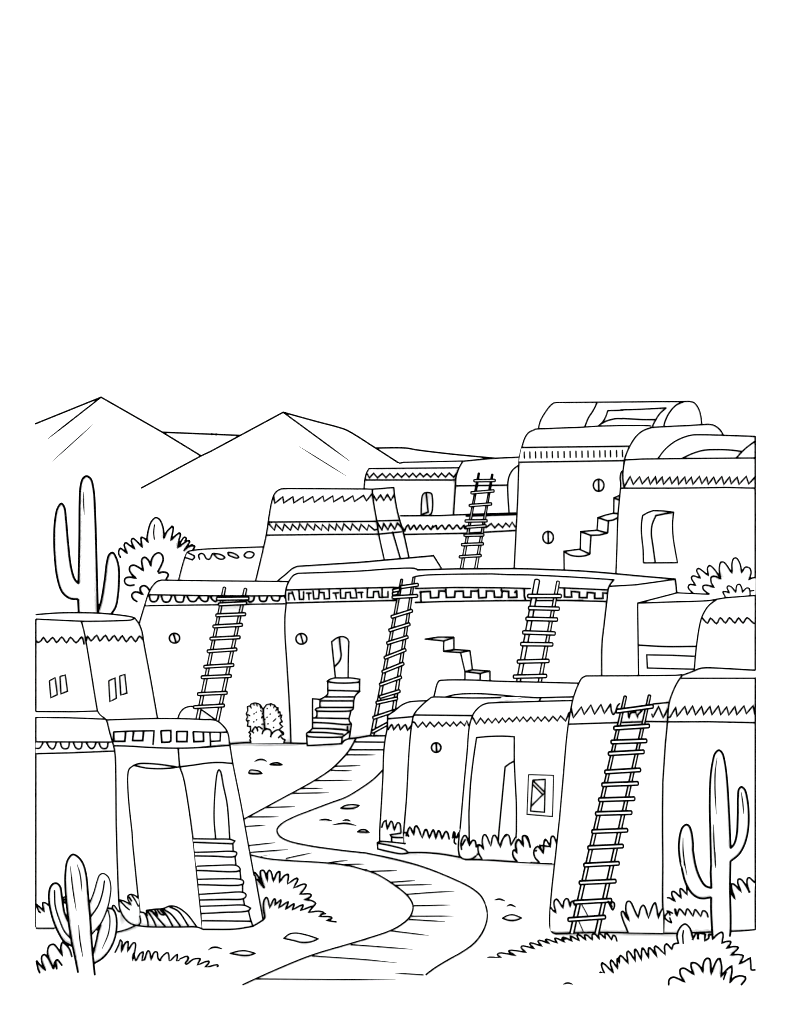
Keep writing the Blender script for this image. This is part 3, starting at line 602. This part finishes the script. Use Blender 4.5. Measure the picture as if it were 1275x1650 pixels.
solo('leaf_clump', 'tiny oval leaf by the right rail of the tallest ladder', 'plant', S('X', '470,560 490,580 497,567 510,575 512,600 500,622 488,610 478,585 470,570'), V(15.3), W(990, 1525, 15.3), group='grass and leaf clumps', puff=.03, w=2.1, inks=[S('X', '468,562 480,590 490,610 500,622 512,600 510,575 497,567 487,585 495,600')])
clump('leaf_clump', 'four broad pointed leaves right of the tallest ladder', [S('X', '605,775 575,705 558,640 570,632 590,665 614,697! 592,640 590,590 600,565 620,565 650,625 675,678! 690,610 708,590 720,600 745,680! 775,590 790,573 800,600 812,680! 825,640 843,612', 3)], 1502, 15.5, .12, 'plant', w=2.2, low_=L('X', '845,778'))
clump('grass_clump', 'upper tuft of grass left of the saguaro trunk, under its left arm', [S('Z', '290,490 310,490 375,530! 340,470 338,430 360,425 435,495! 420,420 425,397 440,400 495,460! 490,375', 3)], 1490, 15.5, .06, w=2.2)
clump('grass_clump', 'lower zigzag grass between the right bay corner and the saguaro trunk', [S('Z', '375,605 390,675! 400,640 415,605 430,612 475,672! 490,610 502,605 555,680! 575,612 585,615 635,683! 655,625 675,625 700,650 710,690', 3), L('Z', '367,603 375,650 392,678'), L('Z', '285,625 310,630 345,650'), L('Z', '305,630 320,670'), S('Z', '300,635 265,690 300,730 335,748'), L('Z', '315,695 335,745')], 1492, 15.45, .06, w=2.1)
clump('grass_clump', 'grass loops on the wall right of the saguaro', [S('Z', '938,425 965,470 990,505! 955,410 950,350 975,350 1055,437! 1015,340 1020,300 1045,298 1090,350 1137,435! 1110,350 1115,290 1135,283 1160,305 1190,335', 3)], 1499, 15.5, .08, w=2.2, low_=L('i', '1210,1490 1183,1490'))
solo('stick', 'thin stick showing between the lowest rungs of the tallest ladder', 'stick', L('X', '282,578 288,578 330,655 303,775 297,775 262,695'), V(15.6), W(938, 1503, 15.7), D=.02, material=WOOD, w=1.4, inks=[L('X', '285,580 328,658'), L('X', '265,695 300,775')])

# right saguaro
GC = 'tall arm-bearing cacti'
def saguaro(label, Y, base, trunk, trunk_inks, arms, w, R):
    t = Thing('saguaro_cactus', label, 'cactus', W(base[0], HY + F*H/Y, Y), GC, material=PLANT)
    t.part('trunk', trunk, V(Y), puff=R, w=w, inks=trunk_inks)
    for o, ii in arms: t.part('arm', o, V(Y+.02), puff=R*.75, w=w, inks=ii)
tk = cat(L('Z', '743,390 736,230'), S('Y', '810,1190 803,900 798,650 805,400 825,260 845,190 880,160 910,185 935,280 955,450 970,700 985,1035'))
tr_ = S('Z', '940,120 935,400 942,700 940,830 933,885')
tl_ = S('Z', '740,485 740,600 750,800 757,915')
ra = S('Y', '985,1035! 1015,1000 1038,920 1048,750 1050,580 1058,510 1080,488 1110,510 1135,600 1147,740 1140,880 1110,1000 1060,1090 985,1152!')
la = cat(S('Z', '743,390! 680,365 620,270 580,150 555,0'), S('Y', '650,1000 635,890 615,840 590,825 555,850 530,930 522,1050 540,1190'), S('Z', '430,150 480,340 540,440 600,485 660,497 740,485'))
saguaro('right foreground saguaro with one raised arm on each side, in front of the house', 15.3, (1160, 1525), cat(rev(tl_), tk, L('Y', '985,1152'), tr_, L('i', '1177,1525 1149,1525')),
  [tk, tr_, tl_, (S('Y', '865,225 848,350 845,500 857,735'), 1.8, 'b'), (S('Y', '833,825 835,950 850,1190'), 1.8, 's'), (L('Z', '780,20 788,185'), 1.8, 'e')],
  [(cat(ra, L('Y', '930,1130 930,1050')), [ra, (S('Y', '1080,535 1095,640 1102,732'), 1.8, 'b')]),
   (cat(la, L('Z', '790,480 790,395')), [la, (cat(S('Y', '560,940 560,1050 575,1190'), S('Z', '465,120 495,260')), 1.8, 'b')])], 2.6, .16)

# ------------------------------------------------------------------ left side
# back left saguaro
lu = S('H', '325,808! 331,500 333,250 338,150 355,90 380,73 408,90 428,160 440,350 450,700 458,1003')
saguaro('back left saguaro rising behind the windowed tower, three columns tall', 20, (142, 1352), cat(lu, L('H', '458,2550 330,2550 327,1003 322,917')), [(lu, 2.8), (L('H', '322,917 327,1010'), 2.8), (S('H', '360,178 359,250 365,340'), 1.5, 'b')],
  [(cat(S('H', '322,917 265,910 215,870 180,770 162,620 158,480 165,370 183,290 208,261 228,285 240,370 255,540 275,700 300,780 325,808'), L('H', '390,820 390,910')), [S('H', '322,917 265,910 215,870 180,770 162,620 158,480 165,370 183,290 208,261 228,285 240,370 255,540 275,700 300,780 325,808')]),
   (cat(S('H', '458,1003 480,930 505,780 520,660 537,608 560,597 580,625 600,690 603,780 597,880 580,970 550,1018'), L('H', '500,1100 420,1150 420,1060')), [S('H', '458,1003 480,930 505,780 520,660 537,608 560,597 580,625 600,690 603,780 597,880 580,970 550,1018')])], 2.7, .22)

t = Thing('adobe_house', 'left tower with paired slit windows on two faces, standing on the front left house', 'house', W(150, 1352, 17.6), GH)
crz = S('I', '345,132 365,210 400,410 440,660 455,747'); rg = S('I', '710,108 740,150 760,200 775,290 820,530 868,802')
rb = S('I', '33,86 180,75 320,73 460,76 590,87 690,102 712,110'); rf = S('I', '712,110 690,122 620,127 390,132 200,125 33,117')
q = ['125,540 165,518 180,635 135,657', '198,510 235,500 250,612 205,630', '532,540 575,520 585,660 540,683', '607,508 643,495 657,625 615,638']
q = [L('I', s + ' ' + s.split()[0]) for s in q]
t.part('wall', cat(L('I', '33,117 200,125 345,132'), crz, L('I', '470,1400 33,1400')), V(17.6), D=2, inks=[crz, S('I', '33,117 200,125 345,132'), L('i', '57.5,998 57.5,1146'), S('I', '33,265 50,277 68,265 85,243 110,278 148,243 175,278 210,240 242,280 270,242 308,280 345,240 355,255 362,290', 3)], holes=q[:2], shrink=1, label='left face')
t.part('wall', cat(L('I', '345,132 390,132 620,127'), rf[:3][::-1], rg, L('I', '900,1000 900,1400 470,1400'), rev(crz)), Pl((140,1000,17.6),(157,1145,17.6),(220,1000,18.3)), D=2, holes=q[2:],
       inks=[rg, crz, S('I', '345,132 390,132 620,127 690,122'), S('I', '378,270 388,235 412,267 450,228 472,268 510,228 535,267 570,230 597,267 625,232 653,273 685,235 717,273 742,235 770,262', 3)], shrink=1, label='right face')
t.part('roof', cat(rb, rf), lambda x, y: 17.58 + max(0, 1001.5-y)*.06, D=.2, inks=[rb, rf])
for k, w_ in enumerate(q):
    fw_ = V(17.55) if k < 2 else off(Pl((140,1000,17.6),(157,1145,17.6),(220,1000,18.3)), -.05)
    wn = t.part('window', w_, fw_, D=.12, holes=[[(x*.88+.12*np.mean([p[0] for p in w_]), y*.9+.1*np.mean([p[1] for p in w_])) for x, y in w_]], inks=[w_], w=2.0)
    t.part('recess', w_, off(fw_, .1), D=.05, parent=wn)

t = Thing('adobe_house', 'front left house with square-pattern band, arched doorway and steps to a narrow slit', 'house', W(230, 1495, 16), GH)
bdr = S('I', '455,747 475,775 505,797 515,808 540,900 565,985 575,1040 578,1100 580,1190 583,1531') 
bdr2 = S('K', '583,0 590,250 600,520')
uI = ['33,1003 55,1003 68,990 83,962', '107,965 125,995 145,1008 160,998 172,965', '200,965 210,995 222,1005 250,1003 258,990 262,965', '290,965 305,998 325,1008 342,1000 350,965', '378,965 400,998 415,1005 430,998 445,965', '465,968 480,998 500,1005 520,998 527,965']
t.part('wall', cat(L('I', '33,792 250,793 400,798 510,803'), bdr[8:], bdr2, L('i', '192,1496 57,1496')), V(16.0), D=2, inks=[L('i', '57.5,1156 57.5,1496'), L('K', '33,705 165,705')], shrink=1, label='left bay under the tower')
t.part('ledge', L('I', '33,750 300,752 455,747 475,775 510,803 400,798 250,793 33,792'), lambda x, y: 16.0 + max(0, 1158-y)*.09, D=.15, inks=[L('I', '33,751 300,752 455,747'), L('I', '33,792 250,793 400,798 510,803')])
t.part('frieze', L('I', '33,958 540,960 556,1023 300,1033 33,1040'), V(15.96), D=.04, inks=[L('I', '33,958 550,960'), L('I', '33,1040 300,1033 570,1022')] + [S('I', u) for u in uI], label='scalloped band')
ft_ = cat(S('J', '45,128 200,123 400,118 600,120 700,125 800,132 850,170 880,215 893,290 915,425 970,700 1030,1030 1060,1190'), L('N', '515,345 570,650'))
dl2 = cat(S('K', '735,683 750,665 750,630 735,500 697,130'), S('J', '225,900 205,720 195,580 195,510 205,465 235,440!'))
lens_t = S('J', '235,440 270,428 340,427 430,435 530,450'); lens_b = S('J', '235,440 320,458 400,463 480,460 550,450')
crj = cat(S('J', '550,450! 575,520 600,650 640,930 668,1190'), L('N', '155,712'))
slit = S('J', '798,945 787,820 788,700 798,560 810,485 820,470 830,480 850,580 875,700 888,850 893,945')
t.part('wall', cat(ft_, S('N', '570,650 500,692 380,710 155,712'), L('K', '1140,697 730,686'), rev(bdr2), rev(bdr)[: len(bdr)-8]), V(15.85), D=2.2, shrink=1,
       holes=[cat(dl2, lens_b, crj, L('K', '1140,697 800,693 735,683')), cat(slit, L('J', '893,945 798,945'))],
       inks=[ft_, bdr, bdr2, L('J', '835,213 880,212'), S('J', '700,317 800,309 893,302'), dl2, lens_t, lens_b, crj, slit, L('J', '540,322 550,450'), S('J', '550,450 650,437 750,423 830,420 915,427'), S('N', '500,692 545,665 570,648'), S('K', '600,510 605,560 630,620 670,665 710,683 735,683')])
t.part('frieze', S('J', '85,207! 375,200! 840,210! 860,290! 700,308 530,320 350,315 105,303!'), V(15.81), D=.04,
       inks=[S('J', '98,305 200,308 350,317 530,322 700,317 893,302'), (L('J', '98,210 200,205 375,202 368,298'), 2.2), L('J', '643,208 712,211 838,213')] +
       [(L('J', s), 2.35) for s in ('98,210 100,275 175,275 180,212', '235,208 227,270 297,270 303,207', '422,202 490,200 490,272 480,280 428,282 422,202', '530,207 603,207 600,277 530,277 530,207', '643,210 648,278 715,275 712,212')] +
       [L('J', '758,215 762,305'), L('J', '830,215 828,272 763,275')], label='band of small squares')
t.part('doorway', L('J', '180,415 560,440 690,1190') + L('K', '1200,720 700,720'), V(16.1), D=.1, label='deep arched doorway recess')
t.part('slit_window', L('J', '770,450 900,450 910,960 780,960'), V(16.0), D=.1)
st = [('645,942 780,944 895,946 930,957! 915,977! 780,972 645,967', 'J', 0), ('655,1035 780,1032 900,1028 940,1035 942,1045 930,1063 780,1062 658,1060', 'J', 1),
      ('118,280 250,275 385,275 408,290 412,310 118,310', 'N', 2), ('125,370 250,367 400,368 432,378 437,390 430,405 128,407', 'N', 3), ('135,473 300,463 425,458 450,470 453,485 435,503 300,508 140,512', 'N', 4),
      ('143,555 300,550 440,548 485,567! 470,585 300,597 150,605', 'N', 5)]
rs = [('645,967 780,972 915,977 918,1030 655,1035', 'J'), ('658,1060 930,1063 937,1125 665,1130', 'J'), ('118,310 412,310 418,368 125,370', 'N'), ('128,407 430,405 430,458 135,473', 'N'), ('140,512 435,503 443,548 143,555', 'N'), ('150,605 470,585 485,655 500,692 380,711 155,712', 'N')]
stair_D = .09
for (o_, c, k), (r_, rc) in zip(st, rs):
    sp_ = t.part('step', cat(S(c, o_)), V(15.8 - .03*k), D=.5 + .05*k, inks=[cat(S(c, o_), [S(c, o_)[0]])[:-1]])
    ro_ = L(rc, r_); rn = {0: L('J', '915,977 918,1030'), 1: L('J', '930,1063 937,1125'), 2: L('N', '412,310 418,368'), 3: L('N', '430,405 430,458'), 4: L('N', '435,503 443,548'), 5: S('N', '470,585 480,630 500,692')}[k]
    t.part('riser', ro_, V(15.82 - .03*k), D=.45 + .05*k, inks=[rn] + ([L('N', '155,654 300,655 490,658'), S('N', '155,713 380,711 500,692')] if k == 5 else []), parent=sp_)

lv = S('K', '750,595 775,600 795,640 803,690'); bo = S('K', '790,583 845,575 905,570 950,553 1000,560 1070,610 1135,694')
solo('agave_plant', 'bundle of long curved striped leaves lying inside the arched doorway', 'plant', cat(S('K', '750,640 750,595 775,600'), bo, L('K', '1135,698 800,696 750,688')), V(15.75), W(255, 1504, 15.75), puff=.15, w=2.1,
     inks=[lv, bo, S('K', '715,685 800,695 1000,697 1140,698 1175,711'), S('K', '945,556 1010,590 1080,694'), S('K', '905,572 960,610 1025,694'), S('K', '895,575 930,620 972,694'), S('K', '835,598 880,650 920,694'), S('K', '800,590 835,645 858,694'),
           L('K', '790,585 795,620'), S('K', '845,575 860,600 865,620! 825,585'), S('K', '865,578 890,610 912,615'), S('K', '880,572 905,600 930,618'), S('K', '790,585 815,585 860,610')])
pl2 = cat(S('K', '602,510! 640,520 685,545! 665,510 663,485 683,473 710,480 735,500!'), L('K', '745,640'), S('K', '750,665 735,683 710,683 670,665 630,620 605,560 602,510'))
solo('agave_plant', 'small upright leafy plant at the corner pillar left of the arched doorway', 'plant', pl2, V(15.65), W(208, 1508, 15.65), puff=.15, w=2.0,
     inks=[S('K', '602,510! 640,520 685,545! 665,510 663,485 683,473 710,480 735,500'), L('K', '605,512 650,560 675,580'), S('K', '690,478 715,515 735,555'), S('K', '670,490 690,520'), S('K', '602,510 605,560 630,620 670,665 710,683 735,683 750,665 745,620')])
clump('grass_clump', 'curled blade between the foreground cactus and the front left house', [S('K', '555,580! 560,550 570,550 600,590 612,592!'), S('K', '530,568 545,568 560,578')], 1495, 15.7, .05, w=2.1)

# front left cactus
tk = S('K', '322,1008 300,900 275,780 250,600 235,430 235,330 250,240 285,200 320,215 355,260 378,340 390,460 405,640 420,850 437,1025')
lA = S('K', '280,827 230,800 180,720 140,610 122,500 130,430 150,402 175,397 200,420 212,490 230,600 257,662')
uA = S('K', '400,535 430,460 450,390 470,340 495,330 530,355 547,420 540,500 520,580 480,670 440,720 418,745')
dA = S('K', '530,568 560,575 580,610 588,680 575,770 540,850 490,910 430,948'); dB = S('K', '475,680 458,740 445,800 425,880')
t = Thing('saguaro_cactus', 'thick foreground cactus with three curved arms at the bottom left', 'cactus', W(85, 1571, 14.4), GC, material=PLANT)
t.part('trunk', cat(tk, L('i', '153,1574 126,1574')), V(14.4), puff=.17, w=2.6, inks=[tk, (S('K', '268,275 285,430 310,590'), 1.8, 'b'), (S('K', '313,262 335,330 350,460'), 1.8, 'b'), (S('K', '325,682 335,790 355,905'), 1.8, 'b')])
t.part('arm', cat(lA, L('K', '300,680 320,830')), V(14.42), puff=.12, w=2.6, inks=[lA, (S('K', '160,445 165,550 195,650 230,730 272,775'), 2.0)])
t.part('arm', cat(uA, L('K', '360,745 350,600')), V(14.42), puff=.12, w=1.9, inks=[uA, (S('K', '503,380 490,460 460,550 405,632'), 2.0)])
t.part('arm', cat(S('K', '525,585 530,568 560,575'), dA[5:], L('K', '370,940 370,880'), rev(dB)), V(14.5), puff=.1, w=2.4, inks=[dA, dB, (S('K', '527,580 540,640 530,740 485,850'), 1.7, 'e'), L('K', '447,710 462,722')])
clump('leaf_clump', 'jagged leaves at the left margin behind the foreground cactus', [S('K', '36,540 60,560 90,590! 80,550 82,530 100,532 128,555', 3), L('K', '38,548 52,590 65,600')], 1493, 15.6, .08, 'plant', w=2.2)
solo('leaf_clump', 'tiny curled leaf peeping between the trunk and left arm of the foreground cactus', 'plant', S('K', '240,488 222,495 218,510 235,535 245,545'), V(15.2), W(106, 1530, 15.2), group='grass and leaf clumps', D=.03, w=2.0, inks=[S('K', '240,488 222,495 218,510 235,535'), L('K', '222,510 240,508')])
clump('leaf_clump', 'broad rounded leaves left of the foreground cactus foot', [S('K', '38,928 65,960 97,990! 75,940 73,900 90,885 118,910 155,982! 125,920 112,870 125,825 155,815 180,840 215,892! 203,840 215,803 240,818 265,850 280,900', 3), (L('K', '37,930 48,985 60,1012'), 2.6), S('K', '155,982 165,935 180,922 212,960'), L('K', '168,940 177,985')], 1585, 14.3, .15, 'plant', w=2.4, low_=L('i', '120,1585 50,1585'))
clump('grass_clump', 'long row of spiky grass running right from the foreground cactus', [cat(S('K', '575,872 600,820 612,785 625,800! 618,872! 645,805 665,797 660,868! 700,805 715,808 712,860 695,930! 702,880 718,932! 745,880 768,868 760,925! 777,920! 800,860 812,865 822,925! 845,868 865,870 870,910 890,935! 885,920 925,875 940,875 947,935! 1000,885 1003,900 995,935! 1070,898 1080,910 1057,945 1075,950 1130,915 1160,915 1135,957! 1215,930 1220,940 1180,980!', 3),
      S('N', '0,965 0,955 50,897' , 3)[:0], S('K', '1275,957! 1275,962 1248,1000! 1320,985', 3)[:0], S('N', '163,980! 255,955 262,962 230,1000! 335,985 337,995 295,1020! 370,1012 400,1022 395,1038 340,1052', 3)[:0])], 1560, 14.9, .07)
clump('grass_clump', 'tapering end of the grass row below the front left house', [S('N', '0,915 50,897 55,920 37,945 45,952 90,918 137,915 118,958! 195,930 200,940 163,980! 255,955 262,962 230,1000! 335,985 337,995 295,1020! 370,1012 400,1022 395,1038 340,1052', 3)], 1584, 14.7, .05)
clump('bush', 'fan of spiky leaves springing from the right corner of the front left house', [S('N', '512,322 530,340 577,428! 552,350 553,312 575,310 600,385! 598,330 612,308 625,320 640,388! 665,325 683,318 680,395! 715,345 742,337 737,402! 800,362 808,370 778,430! 850,402 865,410 850,440 822,472! 890,470 900,480 885,498 852,510! 900,515 930,535 915,555 880,595!', 3), L('N', '530,370 578,428')], 1474, 16.4, .15, 'bush', 'bushes', w=2.3, low_=L('i', '415,1474'))
clump('grass_clump', 'low spiky grass in front of the leaf fan by the front left house', [S('N', '572,648 581,630 573,580 575,520 590,495 600,500 615,568! 645,505 655,510 650,548! 690,512 692,520 675,568! 740,525 740,535 722,578! 780,538 782,545 770,580! 840,545 843,555 825,585! 910,555 908,562 880,597! 950,588 985,598 952,625! 1035,628 1040,638 1005,652! 1072,662', 3), L('N', '965,610 1000,605')], 1488, 16.15, .1, w=2.2, low_=L('i', '470,1490 426,1486'))
clump('grass_clump', 'curving row of low grass below the tallest ladder', [S('e', '125,352 190,342 248,340! 190,318 210,308 300,320! 262,292 275,280 330,285 390,298! 340,270 345,262 400,265 462,277! 425,245 430,232 470,237 520,252! 483,218 490,210 570,235! 540,200 550,192 622,218! 592,190 600,185 675,213! 655,182 665,178 725,207! 705,180 715,172 775,200! 762,165 825,197! 808,160 820,155 870,193! 860,160 870,155 915,192! 912,155 930,150 962,187! 955,155 965,148 1003,183! 1000,150 1015,150 1045,190! 1055,160 1070,165 1082,200', 3), L('e', '700,190 740,180 770,195')], 1555, 15.0, .06, low_=L('i', '985,1545'))
b = cat(S('X', '440,1135 412,1065 418,1050 465,1098! 423,1005 430,985 508,1058! 483,985 492,967 535,1028! 530,965 535,955 548,990! 545,945 555,935 607,990! 597,915 608,905 657,978! 650,900 658,892 697,970! 700,890 708,885 748,958! 745,888 755,882 805,948! 785,880 795,870 860,930! 855,870 870,855 905,893! 915,860 930,852 950,850! 940,800 960,745 995,718 1030,750 1050,825!', 3),
        S('Z', '552,918! 590,850 605,850! 607,915! 615,855 680,865! 675,930! 715,905 720,870 755,870! 755,918! 800,870 850,843 865,870 852,955! 900,938 940,940 935,970 897,1010! 975,990 1020,1000 1000,1030 940,1080! 1010,1072 1070,1085 1060,1120 1030,1168! 1080,1145 1143,1105! 1150,1180 1155,1230 1192,1230', 3))
clump('bush', 'wide spiky bush with one tall round leaf under the right saguaro', [b, (L('Z', '458,825 448,880 455,960'), 2.2)], 1588, 14.6, .3, 'bush', 'bushes', w=2.3, low_=L('i', '1217,1588 975,1588'))
b = S('Z', '305,1385 310,1330 350,1305 400,1320 470,1355! 425,1280 425,1225 460,1213 510,1240 565,1277! 535,1200 540,1160 580,1160 630,1200 658,1258! 660,1170 690,1115 720,1115 735,1150 740,1278! 780,1170 810,1120 832,1113! 850,1200 843,1297! 900,1230 953,1188! 955,1250 935,1358! 980,1310 1040,1292 1090,1305 1095,1325 1050,1385', 4)
clump('bush', 'rounded leafy bush in the bottom right corner in front of the wide spiky bush', [b, (L('Z', '895,1250 868,1333'), 2.2)], 1588, 14.05, .25, 'bush', 'bushes', w=2.5)
clump('grass_clump', 'tiny grass tip left of the bottom right bushes', [S('X', '385,1120 410,1124 438,1135')], 1592, 14.3, .02)

# ------------------------------------------------------------------ stones
GS = 'stones lying on the sand'
ST = [('N', '710,775 750,745 795,738 870,752 950,778! 900,798 835,803 780,790 710,775!', 'largest pointed stone, between the front left house and the near bend of the path'),
 ('N', '193,855 220,838 250,835 292,848', 'bare arc of a buried stone above the tapering grass row'),
 ('N', '342,878! 400,862 450,860 518,877! 480,890 430,892 342,878', 'long thin stone right of the buried one below the front left house'),
 ('O', '510,668 540,655 570,655 597,668', 'buried stone arc below the spiny twin cactus, topmost of three'),
 ('O', '615,688! 640,678 670,676 702,690! 670,692 615,688', 'small flat stone right of the buried arc below the spiny twin cactus'),
 ('O', '470,748! 480,728 515,728 545,735 563,750! 510,752 470,748', 'domed stone, lowest of the three below the spiny twin cactus'),
 ('O', '1100,988! 1130,970 1180,963 1230,968! 1210,982 1160,990 1100,988', 'flat oval stone, topmost of those inside the path bend'),
 ('O', '950,1070 1000,1065 1043,1075', 'thin buried stone arc, leftmost inside the path bend'),
 ('O', '1113,1073 1145,1068 1170,1077', 'shortest buried stone arc inside the path bend'),
 ('O', '1043,1103 1110,1092 1160,1095 1210,1107', 'widest buried stone arc inside the path bend'),
 ('a', '875,810! 900,795 930,795 957,813! 920,812 875,810', 'dark edged small stone left of the corner plinth'),
 ('Wc', '878,725 915,718 955,732', 'thin stone arc, topmost right of the path and near the front right house'),
 ('Wc', '962,768 990,757 1028,773', 'thick short stone arc just above the lens-shaped stone'),
 ('Wc', '933,850! 965,832 1005,825 1068,847! 1030,862 980,864 933,850', 'lens-shaped stone between the path and the front right house'),
 ('e', '710,495 745,485 780,495', 'stone just peeping up at the bottom edge under the curving grass row')]
for c, s, lab in ST:
    p = S(c, s); closed = math.hypot(p[0][0]-p[-1][0], p[0][1]-p[-1][1]) < 1
    yb = max(q[1] for q in p); Y = gY(yb)
    o = p if closed else cat(p, [((p[0][0]+p[-1][0])/2, yb + 1.2)])
    solo('stone', lab, 'stone', o, V(Y - .03), W(sum(q[0] for q in p)/len(p), yb, Y), group=GS, material=EARTH, puff=.03, w=2.0, inks=[(p, 2.0 if closed else 2.4, None if closed else 'b')])

# ------------------------------------------------------------------ light, camera
w = bpy.data.worlds.new('World'); bpy.context.scene.world = w; w.use_nodes = True
bg = w.node_tree.nodes['Background']; bg.inputs['Color'].default_value = (1, 1, 1, 1); bg.inputs['Strength'].default_value = 1.0
sun = bpy.data.lights.new('sun', 'SUN'); sun.energy = .5; sun.angle = math.radians(40); sun.color = (1, .995, .98)
so = bpy.data.objects.new('sun', sun); bpy.context.collection.objects.link(so); so.rotation_euler = (math.radians(50), 0, math.radians(-15)); so.location = (0, 0, 40)
cam = bpy.data.cameras.new('camera'); co = bpy.data.objects.new('camera', cam); bpy.context.collection.objects.link(co)
co.location = (0, 0, H); co.rotation_euler = (math.radians(90), 0, 0)
cam.sensor_fit = 'HORIZONTAL'; cam.sensor_width = 36; cam.lens = F/1275*36; cam.shift_y = -(825-HY)/1275; cam.clip_start = .1; cam.clip_end = 8000
sc = bpy.context.scene; sc.camera = co
sc.view_settings.view_transform = 'Standard'; sc.view_settings.look = 'None'; sc.view_settings.exposure = 0.95; sc.view_settings.gamma = 1
sc.render.engine = 'CYCLES'; sc.cycles.max_bounces = 24; sc.cycles.diffuse_bounces = 20; sc.cycles.use_denoising = True
sc.render.filter_size = 1.2 if hasattr(sc.render, 'filter_size') else 1.5
try: sc.cycles.filter_width = 1.2
except Exception: pass
print('sheet built', len(bpy.data.objects))
